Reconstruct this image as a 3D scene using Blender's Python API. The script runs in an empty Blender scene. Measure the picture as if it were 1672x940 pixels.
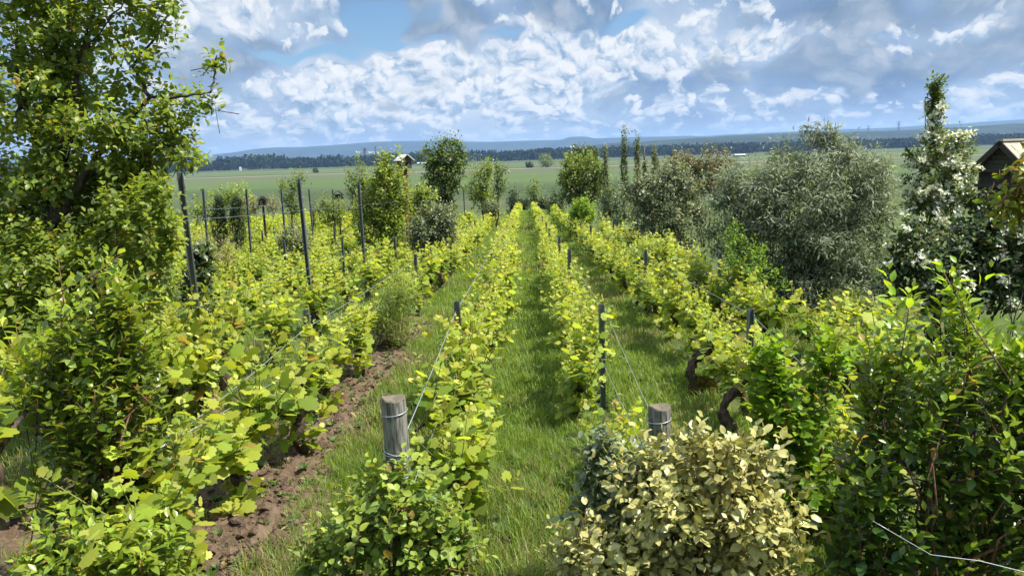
import bpy, math, random
import numpy as np
from mathutils import Vector, Matrix

SC = bpy.context.scene
COL = SC.collection
RNG = np.random.default_rng(7)
random.seed(7)

# ---------------------------------------------------------------- camera
CAM = np.array([0.0, 0.0, 2.1])
F = 1207.0                      # focal length in the photo's pixels (1672 wide)
PITCH, YAW, ROLL = math.radians(10.33), math.radians(1.3), math.radians(1.9)
_c, _s = math.cos, math.sin
FWD = np.array([-_s(YAW) * _c(PITCH), _c(YAW) * _c(PITCH), -_s(PITCH)])
_r0 = np.array([_c(YAW), _s(YAW), 0.0])
_u0 = np.cross(_r0, FWD)
RIGHT = _c(ROLL) * _r0 - _s(ROLL) * _u0
UP = _c(ROLL) * _u0 + _s(ROLL) * _r0


def ray(px, py):
    d = FWD * F + RIGHT * (px - 836) - UP * (py - 470)
    return d / np.linalg.norm(d)


def at(px, py, Y):
    """world point seen at photo pixel (px, py) at distance Y along the rows"""
    d = ray(px, py)
    return CAM + d * (Y / d[1])


def proj(p):
    v = np.asarray(p, float) - CAM
    z = v @ FWD
    return 836 + F * (v @ RIGHT) / z, 470 - F * (v @ UP) / z


PLAIN = -11.0
HAZE = 0.00010


def zg(x, y):
    """height of the land: vineyard slope falling to a flat plain"""
    x = np.asarray(x, float); y = np.asarray(y, float)
    near = -0.05 * y
    t = np.clip((y - 70) / 170.0, 0, 1)
    # Hermite from (70, -3.5, slope -.05) to (240, PLAIN, slope 0)
    h00 = 2 * t**3 - 3 * t**2 + 1; h10 = t**3 - 2 * t**2 + t; h01 = -2 * t**3 + 3 * t**2
    far = h00 * -3.5 + h10 * 170 * -0.05 + h01 * PLAIN
    return np.where(y < 70, near, far)


def ground_at(px, py):
    """where the ray through a pixel meets the vineyard slope"""
    d = ray(px, py)
    k = -CAM[2] / (d[2] + 0.05 * d[1])
    return CAM + d * k


cam_d = bpy.data.cameras.new('camera')
cam = bpy.data.objects.new('camera', cam_d)
COL.objects.link(cam)
cam_d.sensor_width = 36.0
cam_d.lens = 36.0 * F / 1672
cam_d.clip_end = 30000
cam_d.clip_start = 0.05
M = Matrix.Identity(4)
for i in range(3):
    M[i][0], M[i][1], M[i][2], M[i][3] = RIGHT[i], UP[i], -FWD[i], CAM[i]
cam.matrix_world = M
SC.camera = cam

SC.render.engine = 'CYCLES'
SC.view_settings.view_transform = 'Standard'
SC.view_settings.look = 'None'
SC.view_settings.gamma = 1.0
SC.view_settings.exposure = 1.04
cy = SC.cycles
cy.use_denoising = True
cy.max_bounces = 7
cy.diffuse_bounces = 4
cy.glossy_bounces = 2
cy.transmission_bounces = 4
cy.transparent_max_bounces = 8
cy.volume_bounces = 0
cy.caustics_reflective = False
cy.caustics_refractive = False
cy.sample_clamp_indirect = 6.0


# ---------------------------------------------------------------- node helpers
class NT:
    """small wrapper that chains shader nodes"""

    def __init__(self, tree):
        self.t = tree
        self.l = tree.links

    def n(self, typ, **kw):
        nd = self.t.nodes.new(typ)
        for k, v in kw.items():
            setattr(nd, k, v)
        return nd

    def set(self, sock, v):
        if isinstance(v, bpy.types.NodeSocket):
            self.l.new(v, sock)
        elif v is not None:
            sock.default_value = v

    def m(self, op, a, b=None, c=None, clamp=False):
        nd = self.n('ShaderNodeMath', operation=op, use_clamp=clamp)
        for i, v in enumerate((a, b, c)):
            self.set(nd.inputs[i], v)
        return nd.outputs[0]

    def v(self, op, a, b=None):
        nd = self.n('ShaderNodeVectorMath', operation=op)
        self.set(nd.inputs[0], a)
        if b is not None:
            self.set(nd.inputs[1], b)
        return nd.outputs['Value'] if op in ('DOT_PRODUCT', 'LENGTH') else nd.outputs[0]

    def comb(self, x, y, z=0.0):
        nd = self.n('ShaderNodeCombineXYZ')
        for i, q in enumerate((x, y, z)):
            self.set(nd.inputs[i], q)
        return nd.outputs[0]

    def sep(self, a):
        nd = self.n('ShaderNodeSeparateXYZ')
        self.set(nd.inputs[0], a)
        return nd.outputs

    def noise(self, vec, scale, detail=4.0, rough=0.5, dist=0.0, lac=2.0, col=False, dim='3D'):
        nd = self.n('ShaderNodeTexNoise', noise_dimensions=dim)
        self.set(nd.inputs['Vector'], vec)
        self.set(nd.inputs['Scale'], scale)
        nd.inputs['Detail'].default_value = detail
        nd.inputs['Roughness'].default_value = rough
        nd.inputs['Distortion'].default_value = dist
        nd.inputs['Lacunarity'].default_value = lac
        return nd.outputs['Color'] if col else nd.outputs['Fac']

    def step(self, x, lo, hi):
        nd = self.n('ShaderNodeMapRange', interpolation_type='SMOOTHSTEP')
        self.set(nd.inputs[0], x)
        self.set(nd.inputs[1], lo); self.set(nd.inputs[2], hi)
        return nd.outputs[0]

    def mix(self, f, a, b, blend='MIX'):
        nd = self.n('ShaderNodeMix', data_type='RGBA', blend_type=blend)
        self.set(nd.inputs[0], f)
        self.set(nd.inputs[6], c4(a)); self.set(nd.inputs[7], c4(b))
        return nd.outputs[2]

    def ramp(self, f, stops, interp='LINEAR'):
        nd = self.n('ShaderNodeValToRGB')
        nd.color_ramp.interpolation = interp
        el = nd.color_ramp.elements
        while len(el) < len(stops):
            el.new(0.5)
        for e, (p, c) in zip(el, stops):
            e.position = p; e.color = c4(c)
        self.set(nd.inputs[0], f)
        return nd.outputs[0]

    def attr(self, name):
        nd = self.n('ShaderNodeAttribute', attribute_name=name)
        return nd.outputs['Fac']


def c4(c):
    if isinstance(c, (tuple, list)) and len(c) == 3:
        return (c[0], c[1], c[2], 1.0)
    return c


def srgb(r, g, b):
    f = lambda u: (u / 12.92 if u <= 0.04045 else ((u + 0.055) / 1.055) ** 2.4)
    return (f(r / 255), f(g / 255), f(b / 255))


def new_mat(name):
    m = bpy.data.materials.new(name)
    m.use_nodes = True
    m.node_tree.nodes.clear()
    return m, NT(m.node_tree)


def bsdf(T, color, rough=0.8, spec=0.3, metal=0.0, normal=None):
    p = T.n('ShaderNodeBsdfPrincipled')
    T.set(p.inputs['Base Color'], c4(color))
    T.set(p.inputs['Roughness'], rough)
    p.inputs['Specular IOR Level'].default_value = spec
    p.inputs['Metallic'].default_value = metal
    if normal is not None:
        T.set(p.inputs['Normal'], normal)
    return p.outputs[0]


def out(T, sh):
    o = T.n('ShaderNodeOutputMaterial')
    T.l.new(sh, o.inputs[0])


def bump(T, h, strength=0.5, dist=0.02):
    b = T.n('ShaderNodeBump')
    b.inputs['Strength'].default_value = strength
    b.inputs['Distance'].default_value = dist
    T.set(b.inputs['Height'], h)
    return b.outputs[0]


def tag(o, label=None, cat=None, group=None, kind=None):
    if label: o['label'] = label
    if cat: o['category'] = cat
    if group: o['group'] = group
    if kind: o['kind'] = kind
    return o
# ---------------------------------------------------------------- sun and sky
SUN_AZ = math.radians(97)     # to the right of the rows' direction
SUN_EL = math.radians(56)
sd = bpy.data.lights.new('sun', 'SUN')
sd.energy = 5.0
sd.angle = math.radians(0.55)
sd.color = (1.0, 0.955, 0.87)
sun = bpy.data.objects.new('sun', sd)
COL.objects.link(sun)
_to = Vector((math.sin(SUN_AZ) * math.cos(SUN_EL), math.cos(SUN_AZ) * math.cos(SUN_EL), math.sin(SUN_EL)))
sun.rotation_euler = _to.to_track_quat('Z', 'Y').to_euler()

W = bpy.data.worlds.new('World')
SC.world = W
W.use_nodes = True
W.node_tree.nodes.clear()
T = NT(W.node_tree)
sky = T.n('ShaderNodeTexSky', sky_type='NISHITA')
sky.sun_disc = False
sky.sun_elevation = SUN_EL
sky.sun_rotation = SUN_AZ
sky.air_density = 1.0; sky.dust_density = 0.6; sky.ozone_density = 1.5

dirv = T.n('ShaderNodeTexCoord').outputs['Generated']
dx, dy, dz = T.sep(dirv)
az = T.m('ARCTAN2', dx, dy)
el = T.m('ARCSINE', dz)
# cloud space: heights are squeezed towards the horizon as cloud decks are
els = T.m('DIVIDE', el, T.m('ADD', T.m('ABSOLUTE', el), 0.22))
P = T.comb(az, T.m('MULTIPLY', els, 0.56), 0.0)
warp = T.v('SUBTRACT', T.noise(P, 8.0, 2, 0.5, col=True, dim='2D'), (0.5, 0.5, 0.5))
Pw = T.v('ADD', P, T.v('MULTIPLY', warp, (0.05, 0.04, 0.0)))
AE = T.v('ADD', T.comb(az, el, 0.0), T.v('MULTIPLY', warp, (0.11, 0.08, 0.0)))


def blobs(lst):
    """sum of soft elliptical cloud masses at given azimuth and elevation"""
    acc = None
    for px, py, rx, ry, amp in lst:
        d = ray(px, py)
        a0 = math.atan2(d[0], d[1]); e0 = math.asin(d[2])
        q = T.v('MULTIPLY', T.v('SUBTRACT', AE, (a0, e0, 0)), (F / rx, F / ry, 0))
        g = T.m('MULTIPLY', T.m('EXPONENT', T.m('MULTIPLY', T.v('DOT_PRODUCT', q, q), -1.0)), amp)
        acc = g if acc is None else T.m('ADD', acc, g)
    return acc


fine = T.v('SUBTRACT', T.noise(Pw, 42.0, 4, 0.6, col=True, dim='2D'), (0.5, 0.5, 0.5))
Pf = T.v('ADD', Pw, T.v('MULTIPLY', fine, (0.020, 0.016, 0.0)))


def layer(scale, seed, cov_bias, soft, sun_step, k, det=8, rough=0.61):
    """one deck of cumulus: (mask, light) with crisp heads lit from the upper right"""
    vec = T.v('ADD', Pf, seed)
    def heap(p, d):
        h_ = T.m('MULTIPLY', T.noise(p, scale, d, rough, dim='2D'), 0.70)
        for k_, a_ in ((1.9, 0.26), (4.6, 0.13)):
            vo = T.n('ShaderNodeTexVoronoi', feature='F1', voronoi_dimensions='2D')
            T.set(vo.inputs['Vector'], p); vo.inputs['Scale'].default_value = scale * k_
            dd = vo.outputs['Distance']
            h_ = T.m('ADD', h_, T.m('MULTIPLY', T.m('SUBTRACT', 0.62, T.m('MULTIPLY', dd, dd)), a_))
        return T.m('SUBTRACT', h_, 0.045)
    n = heap(vec, det)
    n1 = heap(T.v('ADD', vec, sun_step), 4)
    h = T.m('ADD', n, cov_bias)
    mask = T.step(h, 0.5 - soft, 0.5 + soft)
    light = T.m('ADD', T.m('MULTIPLY', T.m('SUBTRACT', n, n1), k), T.m('MULTIPLY', T.m('SUBTRACT', h, 0.5), 1.1))
    return mask, light


gap = blobs([(625, 22, 62, 30, 0.60), (490, 90, 110, 12, 0.50), (640, 66, 70, 10, 0.42), (1045, 18, 50, 13, 0.55),
             (735, 98, 16, 18, 0.35), (1140, 52, 36, 12, 0.25), (815, 52, 22, 10, .35), (170, 120, 50, 50, .15),
             (200, -150, 300, 60, .3), (1300, -160, 300, 60, .3)])
lit = blobs([(690, 110, 80, 55, .30), (610, 150, 120, 50, .22), (860, 100, 110, 50, .30), (990, 55, 85, 42, .34), (760, 165, 130, 45, .17),
             (480, 130, 90, 28, .22), (410, 30, 120, 42, .25), (1240, 78, 110, 30, .40), (1140, 122, 52, 20, .36), (1440, 64, 60, 34, .26),
             (1600, 20, 80, 26, .16), (1170, 22, 70, 24, .16), (1560, 140, 80, 24, .14), (850, 35, 50, 18, .24), (1100, 180, 120, 16, .12),
             (520, 200, 160, 18, .12), (1320, 178, 110, 10, .14), (180, 90, 90, 60, .22), (960, 130, 90, 50, .14), (1640, 50, 36, 22, .22)])
drk = blobs([(760, 40, 110, 38, .34), (690, 8, 90, 24, .30), (1440, 16, 150, 28, .34), (1330, 120, 210, 40, .22), (1130, 150, 110, 22, .13),
             (360, 110, 80, 36, .22), (1560, 90, 130, 26, .16), (560, 14, 50, 30, .10), (950, 10, 70, 20, .26), (450, 68, 90, 14, .16)])

# a pale deck behind, broken by the gaps
d0 = T.noise(Pw, 4.0, 5, 0.55, dim='2D')
cov = T.step(T.m('SUBTRACT', T.m('ADD', d0, 0.16), gap), 0.36, 0.56)
deck = T.ramp(T.m('SUBTRACT', T.m('ADD', d0, T.m('MULTIPLY', lit, 0.5)), T.m('MULTIPLY', drk, 0.7)),
              [(0.25, srgb(116, 142, 178)), (0.42, srgb(138, 165, 200)), (0.58, srgb(172, 194, 221)), (0.8, srgb(212, 225, 240))])
shade = [(0.0, srgb(142, 170, 200)), (0.3, srgb(177, 200, 222)), (0.55, srgb(212, 223, 237)), (0.8, srgb(235, 240, 246)), (1.0, srgb(247, 249, 251))]
bias = T.m('SUBTRACT', T.m('SUBTRACT', T.m('MULTIPLY', lit, 0.46), T.m('MULTIPLY', drk, 0.55)), T.m('MULTIPLY', gap, 0.32))
mA, lA = layer(10.0, (3.1, 7.7, 0), T.m('ADD', bias, 0.0), 0.036, (0.009, 0.016, 0), 3.7)
mB, lB = layer(19.0, (9.4, 2.3, 0), T.m('ADD', bias, -0.03), 0.032, (0.005, 0.009, 0), 3.3)
mC, lC = layer(7.0, (5.5, 5.1, 0), T.m('ADD', T.m('SUBTRACT', drk, T.m('MULTIPLY', gap, 0.5)), -0.13), 0.07, (0.012, 0.020, 0), 1.6)
add = T.m('MULTIPLY', lit, 0.36)
ccol = T.mix(T.m('MULTIPLY', mA, 0.92), deck, T.ramp(T.m('ADD', T.m('ADD', lA, add), 0.31), shade))
ccol = T.mix(T.m('MULTIPLY', mB, 0.9), ccol, T.ramp(T.m('ADD', T.m('ADD', lB, add), 0.40), shade))
ccol = T.mix(T.m('MULTIPLY', mC, 0.85), ccol, T.ramp(T.m('ADD', lC, 0.40), [(0, srgb(120, 143, 168)), (0.45, srgb(148, 169, 191)), (0.8, srgb(196, 206, 218)), (1, srgb(226, 232, 238))]))
cov = T.m('MAXIMUM', T.m('MAXIMUM', cov, T.m('MULTIPLY', mA, 0.95)), T.m('MULTIPLY', mB, 0.9))
# paler and bluer into the distance
ccol = T.mix(T.m('MULTIPLY', T.step(el, 0.062, -0.012), 0.9), ccol, srgb(183, 200, 219))

bg_sky = T.n('ShaderNodeBackground')
T.set(bg_sky.inputs[0], T.mix(1.0, sky.outputs[0], (0.80, 0.98, 1.12, 1), 'MULTIPLY'))
bg_sky.inputs[1].default_value = 0.058
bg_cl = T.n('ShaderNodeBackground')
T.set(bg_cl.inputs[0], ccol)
# clouds above the view brightened beyond the decks, added fill to lift the shadows
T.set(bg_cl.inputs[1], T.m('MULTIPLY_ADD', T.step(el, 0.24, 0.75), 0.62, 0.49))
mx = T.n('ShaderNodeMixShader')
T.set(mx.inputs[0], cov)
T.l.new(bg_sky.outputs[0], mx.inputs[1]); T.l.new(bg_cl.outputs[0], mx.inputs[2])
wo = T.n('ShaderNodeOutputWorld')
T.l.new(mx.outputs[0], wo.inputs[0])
W.cycles.sampling_method = 'MANUAL'
W.cycles.sample_map_resolution = 512
# ---------------------------------------------------------------- numpy noise
def _h(ix, iy, iz):
    n = (ix * 374761393 + iy * 668265263 + iz * 2147483647 + 1013904223) & 0xFFFFFFFF
    n = ((n ^ (n >> 13)) * 1274126177) & 0xFFFFFFFF
    return ((n ^ (n >> 16)) & 0xFFFF) / 65535.0


def vnoise(p, seed=0):
    """value noise in 0..1 at points (N,3)"""
    p = np.asarray(p, float)
    i = np.floor(p).astype(np.int64); f = p - i
    f = f * f * (3 - 2 * f)
    r = 0
    for a in (0, 1):
        for b in (0, 1):
            for c in (0, 1):
                w = (f[..., 0] if a else 1 - f[..., 0]) * (f[..., 1] if b else 1 - f[..., 1]) * (f[..., 2] if c else 1 - f[..., 2])
                r = r + w * _h(i[..., 0] + a, i[..., 1] + b, i[..., 2] + c + seed * 57)
    return r


def fbm(p, oct=4, seed=0, gain=0.5):
    p = np.asarray(p, float); a, s, t = 1.0, 0.0, 0.0
    for k in range(oct):
        s = s + a * vnoise(p * 2.0 ** k + k * 17.3, seed + k); t += a; a *= gain
    return s / t


def n2(x, y, sc, oct=4, seed=0):
    x = np.asarray(x, float); y = np.asarray(y, float)
    return fbm(np.stack([x * sc, y * sc, np.zeros_like(x)], -1), oct, seed)


# ---------------------------------------------------------------- mesh builder
def unit(v):
    return v / np.maximum(np.linalg.norm(v, axis=-1, keepdims=True), 1e-9)


class MB:
    """collects polygons (with a leaf tint and an edge attribute) and links them as ONE mesh object"""

    def __init__(self):
        self.V, self.L, self.N, self.T, self.E, self.Mi, self.S = [], [], [], [], [], [], []
        self.nv = 0

    def add(self, V, loops, totals, tint=None, edge=None, mat=0, smooth=True):
        V = np.asarray(V, np.float32).reshape(-1, 3)
        self.V.append(V); self.L.append(np.asarray(loops, np.int32).ravel() + self.nv)
        totals = np.asarray(totals, np.int32).ravel()
        self.N.append(totals)
        n = len(V)
        self.T.append(np.full(n, 0.5, np.float32) if tint is None else np.broadcast_to(np.asarray(tint, np.float32), (n,)))
        self.E.append(np.zeros(n, np.float32) if edge is None else np.broadcast_to(np.asarray(edge, np.float32), (n,)))
        self.Mi.append(np.full(len(totals), mat, np.int32)); self.S.append(np.full(len(totals), smooth, bool))
        self.nv += n

    def mesh(self, name, mats):
        me = bpy.data.meshes.new(name)
        V = np.concatenate(self.V); L = np.concatenate(self.L); N = np.concatenate(self.N)
        me.vertices.add(len(V)); me.vertices.foreach_set('co', V.ravel())
        me.loops.add(len(L)); me.loops.foreach_set('vertex_index', L)
        me.polygons.add(len(N))
        st = np.zeros(len(N), np.int32); st[1:] = np.cumsum(N)[:-1]
        me.polygons.foreach_set('loop_start', st)
        me.polygons.foreach_set('material_index', np.concatenate(self.Mi))
        me.polygons.foreach_set('use_smooth', np.concatenate(self.S))
        for m in (mats if isinstance(mats, (list, tuple)) else [mats]):
            me.materials.append(m)
        for nm, arr in (('tint', self.T), ('edge', self.E)):
            a = me.attributes.new(nm, 'FLOAT', 'POINT'); a.data.foreach_set('value', np.concatenate(arr).astype(np.float32))
        me.update(calc_edges=True)
        me.validate()
        return me

    def build(self, name, mats, parent=None, loc=None):
        o = bpy.data.objects.new(name, self.mesh(name, mats))
        COL.objects.link(o)
        if parent is not None: o.parent = parent
        if loc is not None: o.location = loc
        return o

    # --- shapes
    def box(self, c, s, rot=None, mat=0, taper=1.0):
        c = np.asarray(c, float); s = np.asarray(s, float) / 2
        v = np.array([[x, y, z] for z in (-1, 1) for y in (-1, 1) for x in (-1, 1)], float)
        v[4:, :2] *= taper
        v = v * s
        if rot is not None: v = v @ np.asarray(rot).T
        f = [0, 2, 3, 1, 4, 5, 7, 6, 0, 1, 5, 4, 2, 6, 7, 3, 0, 4, 6, 2, 1, 3, 7, 5]
        self.add(v + c, f, [4] * 6, mat=mat, smooth=False)

    def tube(self, pts, rad, sides=6, mat=0, tint=0.5, lump=0.0, cap=True, seed=0):
        pts = np.asarray(pts, float); K = len(pts)
        rad = np.broadcast_to(np.asarray(rad, float), (K,))
        d = unit(np.gradient(pts, axis=0))
        ref = np.array([0.31, 0.94, 0.13]) if abs(d[:, 2]).mean() > 0.7 else np.array([0.05, 0.1, 1.0])
        a = unit(np.cross(d, ref)); b = np.cross(d, a)
        th = np.arange(sides) * 2 * math.pi / sides
        ring = a[:, None] * np.cos(th)[None, :, None] + b[:, None] * np.sin(th)[None, :, None]
        R = rad[:, None] * np.ones(sides)
        if lump:
            R = R * (1 + lump * (vnoise(pts[:, None] * 22 + ring * 1.7, seed) - 0.5) * 2)
        V = (pts[:, None] + ring * R[..., None]).reshape(-1, 3)
        k, s = np.meshgrid(np.arange(K - 1), np.arange(sides), indexing='ij')
        s2 = (s + 1) % sides
        F_ = np.stack([k * sides + s, k * sides + s2, (k + 1) * sides + s2, (k + 1) * sides + s], -1).reshape(-1)
        tot = [4] * ((K - 1) * sides)
        L = F_.tolist()
        if cap:
            L += list(range(sides))[::-1] + [(K - 1) * sides + q for q in range(sides)]; tot += [sides, sides]
        self.add(V, L, tot, tint=tint, mat=mat)

    def leaves(self, P, D, N, S, tint, tmpl, mat=0, smooth=True):
        """one leaf of template TMPL at every P, pointing along D, facing N"""
        tv, tf, te = tmpl
        D = unit(D); X = unit(np.cross(D, N)); Z = np.cross(X, D)
        S = np.broadcast_to(np.asarray(S, float), (len(P),))
        V = P[:, None] + S[:, None, None] * (tv[None, :, 0:1] * X[:, None] + tv[None, :, 1:2] * D[:, None] + tv[None, :, 2:3] * Z[:, None])
        n, k = len(P), len(tv)
        L = np.concatenate([np.asarray(f) for f in tf])
        loops = (np.arange(n)[:, None] * k + L[None]).ravel()
        tot = np.tile([len(f) for f in tf], n)
        self.add(V.reshape(-1, 3), loops, tot, tint=np.repeat(np.broadcast_to(tint, (n,)), k), edge=np.tile(te, n), mat=mat, smooth=smooth)


def A(*r):
    return np.array(r, float)


# leaf templates: base at the origin, tip along +y, upper face +z
OVATE = (A((0, 0, 0), (-.2, .28, .05), (-.24, .55, .04), (0, 1, -.12), (.24, .55, .04), (.2, .28, .05), (0, .5, -.02)),
         [(0, 6, 1), (1, 6, 2), (2, 6, 3), (3, 6, 4), (4, 6, 5), (5, 6, 0)], A(.6, 1, 1, 1, 1, 1, 0).ravel())
BROAD = (A((0, 0, 0), (-.26, .2, .06), (-.36, .48, .06), (-.2, .8, .0), (0, 1, -.14), (.2, .8, .0), (.36, .48, .06), (.26, .2, .06), (0, .5, -.03)),
         [(0, 8, 1), (1, 8, 2), (2, 8, 3), (3, 8, 4), (4, 8, 5), (5, 8, 6), (6, 8, 7), (7, 8, 0)], A(.6, 1, 1, 1, 1, 1, 1, 1, 0).ravel())
WAVY = (A((0, 0, 0), (-.24, .2, .10), (-.31, .45, -.01), (-.22, .75, .08), (0, 1, -.10), (.22, .75, .0), (.31, .45, .09), (.24, .2, -.02), (0, .3, .0), (0, .65, .0)),
        [(0, 8, 1), (1, 8, 2), (2, 8, 9), (2, 9, 3), (3, 9, 4), (4, 9, 5), (5, 9, 6), (6, 9, 8), (6, 8, 7), (7, 8, 0)], A(1, 1, 1, 1, 1, 1, 1, 1, 0, 0).ravel())
LANCE = (A((0, 0, 0), (-.11, .4, .03), (0, 1, -.16), (.11, .4, .03), (0, .45, -.01)),
         [(0, 4, 1), (1, 4, 2), (2, 4, 3), (3, 4, 0)], A(1, 1, 1, 1, 0).ravel())
DIAM = (A((0, 0, 0), (-.33, .45, .05), (0, 1, -.1), (.33, .45, .05)), [(0, 2, 1), (0, 3, 2)], A(1, 1, 1, 1).ravel())


def _vine_leaf():
    ang = [(0, .40), (14, .62), (30, .56), (48, .74), (62, .70), (76, .60), (92, .80), (104, .82), (118, .66), (134, .90), (150, .98), (165, .92), (180, 1.08)]
    pts = [(0, -.02, 0)]
    for sgn in (1, -1):
        seq = ang if sgn == 1 else ang[-2:0:-1]
        for a, r in seq:
            t = math.radians(a) * sgn
            x, y = math.sin(t) * r * .62, -math.cos(t) * r * .62
            pts.append((x, y + .06, -.16 * (x * x * 1.4 + max(y, 0) ** 2) + .05 * math.sin(a * .21)))
    v = np.array(pts); n = len(v) - 1
    return (v, [(0, 1 + i, 1 + (i + 1) % n) for i in range(n)], np.array([0.] + [1.] * n))


VINE = _vine_leaf()
VINE_FAR = (A((0, 0, 0), (-.46, -.08, -.05), (-.5, .3, -.1), (0, .74, -.14), (.5, .3, -.1), (.46, -.08, -.05)),
            [(0, 2, 1), (0, 3, 2), (0, 4, 3), (0, 5, 4)], A(0, 1, 1, 1, 1, 1).ravel())


# ---------------------------------------------------------------- materials
def leaf_mat(name, old, young, trans=0.4, rough=0.5, var=0.35, edge=None, gain=1.25, spec=0.35, under=None, warm=1.08, sick=0.025):
    """leaf: colour runs from old to young growth, light shines through the blade"""
    m, T = new_mat(name)
    g = T.n('ShaderNodeNewGeometry')
    r = g.outputs['Random Per Island']
    f = T.m('ADD', T.attr('tint'), T.m('MULTIPLY', T.m('SUBTRACT', r, 0.5), var), clamp=True)
    col = T.mix(f, old, young)
    # each leaf a little different
    r2 = T.m('FRACT', T.m('MULTIPLY', r, 37.7))
    hs = T.n('ShaderNodeHueSaturation')
    T.set(hs.inputs['Hue'], T.m('ADD', 0.482, T.m('MULTIPLY', r2, 0.036)))
    T.set(hs.inputs['Value'], T.m('ADD', 0.72, T.m('MULTIPLY', T.m('FRACT', T.m('MULTIPLY', r, 91.3)), 0.56)))
    T.set(hs.inputs['Color'], col)
    col = hs.outputs[0]
    # a few leaves scorched or yellowing
    if sick:
        col = T.mix(T.m('GREATER_THAN', T.m('FRACT', T.m('MULTIPLY', r, 217.3)), 1 - sick), col, (0.30, 0.21, 0.05))
    if edge is not None:
        e = T.m('GREATER_THAN', T.m('ADD', T.attr('edge'), T.m('MULTIPLY', T.m('SUBTRACT', r2, 0.5), 0.5)), edge[1])
        e = T.m('MULTIPLY', e, T.m('GREATER_THAN', r2, 0.45))
        col = T.mix(e, edge[0], col)
    top = col
    if under is not None:
        top = T.mix(g.outputs['Backfacing'], col, under)
    p = bsdf(T, top, rough, spec)
    tr = T.n('ShaderNodeBsdfTranslucent')
    T.set(tr.inputs[0], T.mix(1.0, col, (gain * warm, gain, gain * .5, 1), 'MULTIPLY'))
    mx = T.n('ShaderNodeMixShader'); mx.inputs[0].default_value = trans
    T.l.new(p, mx.inputs[1]); T.l.new(tr.outputs[0], mx.inputs[2])
    out(T, mx.outputs[0])
    return m


def bark_mat(name, a, b, scale=30, rough=0.9, moss=None):
    m, T = new_mat(name)
    co = T.n('ShaderNodeTexCoord').outputs['Object']
    st = T.v('MULTIPLY', co, (1.0, 1.0, 0.22))
    n = T.noise(st, scale, 5, 0.62)
    col = T.mix(T.step(n, 0.36, 0.66), a, b)
    if moss is not None:
        col = T.mix(T.step(T.noise(co, 7.0, 4, 0.6), 0.5, 0.62), col, moss)
    out(T, bsdf(T, col, rough, 0.2, normal=bump(T, n, 0.9, 0.01)))
    return m


def flat_mat(name, col, rough=0.7, spec=0.3, metal=0.0, var=0.25, scale=18.0, bmp=0.15):
    """painted, sawn or galvanised surface with mottling"""
    m, T = new_mat(name)
    co = T.n('ShaderNodeTexCoord').outputs['Object']
    n = T.noise(co, scale, 5, 0.6)
    f = T.m('MULTIPLY_ADD', n, 2 * var, 1 - var)
    mm = T.n('ShaderNodeVectorMath', operation='SCALE')
    mm.inputs[0].default_value = col[:3]; T.set(mm.inputs['Scale'], f)
    out(T, bsdf(T, mm.outputs[0], rough, spec, metal, normal=bump(T, n, bmp, 0.004)))
    return m
# ---------------------------------------------------------------- land
def axis(lo, hi, fine_lo, fine_hi, step, grow=1.13):
    a = list(np.arange(fine_lo, fine_hi + 1e-6, step))
    s = step
    while a[-1] < hi: s *= grow; a.append(a[-1] + s)
    s = step
    while a[0] > lo: s *= grow; a.insert(0, a[0] - s)
    return np.array(a)


def sheet(name, xs, ys, zf, mat, kind='structure'):
    X, Y = np.meshgrid(xs, ys)
    V = np.stack([X, Y, zf(X, Y)], -1).reshape(-1, 3)
    nx, ny = len(xs), len(ys)
    j, i = np.meshgrid(np.arange(ny - 1), np.arange(nx - 1), indexing='ij')
    q = (j * nx + i).ravel()
    L = np.stack([q, q + 1, q + nx + 1, q + nx], -1).ravel()
    b = MB(); b.add(V, L, [4] * len(q))
    o = b.build(name, mat)
    tag(o, kind=kind)
    return o


def near_bumps(x, y):
    w = np.clip((60 - np.hypot(x, y)) / 30, 0, 1)
    return w * (0.07 * (n2(x, y, 1.3, 4, 3) - 0.5) + 0.05 * (n2(x, y, 6.0, 3, 5) - 0.5))


def land_z(x, y):
    z = zg(x, y) + near_bumps(x, y)
    far = np.clip((y - 240) / 200, 0, 1)
    return z + far * 1.2 * (n2(x, y, 0.006, 3, 9) - 0.5)


m_ground, T = new_mat('earth_and_fields')
gp = T.n('ShaderNodeNewGeometry').outputs['Position']
gx, gy, gz = T.sep(gp)
nA = T.noise(gp, 2.2, 5, 0.6); nB = T.noise(gp, 14.0, 5, 0.65); nC = T.noise(gp, 55.0, 3, 0.6)
turf = T.mix(T.step(nA, 0.35, 0.65), (0.045, 0.075, 0.014), (0.075, 0.095, 0.024))
turf = T.mix(T.step(nB, 0.56, 0.68), turf, (0.105, 0.085, 0.045))
# the plain: strips of crops across the view
ty = T.m('ADD', T.m('ADD', gy, T.m('MULTIPLY', gx, 0.14)), T.m('MULTIPLY', T.m('SUBTRACT', T.noise(gp, 0.006, 3, 0.5), 0.5), 40.0))
fy = T.m('DIVIDE', ty, 1600.0)
olive, green, pale, brown, lime, dull = (0.055, 0.075, 0.024), (0.082, 0.126, 0.028), (0.30, 0.28, 0.18), (0.060, 0.055, 0.026), (0.115, 0.160, 0.040), (0.055, 0.080, 0.028)
crops = T.ramp(fy, [(0.0, olive), (0.10, (0.085, 0.10, 0.04)), (0.145, olive), (0.16, (0.045, 0.066, 0.024)), (0.205, (0.058, 0.098, 0.026)), (0.215, green), (0.29, green), (0.30, (0.085, 0.125, 0.035)), (0.335, (0.105, 0.115, 0.05)), (0.37, (0.10, 0.11, 0.05)), (0.378, brown), (0.395, pale),
                    (0.41, brown), (0.43, olive), (0.45, lime), (0.50, (0.07, 0.09, 0.03)), (0.53, lime), (0.56, lime), (0.60, dull), (0.70, (0.08, 0.10, 0.05)), (1.0, dull)])
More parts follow.
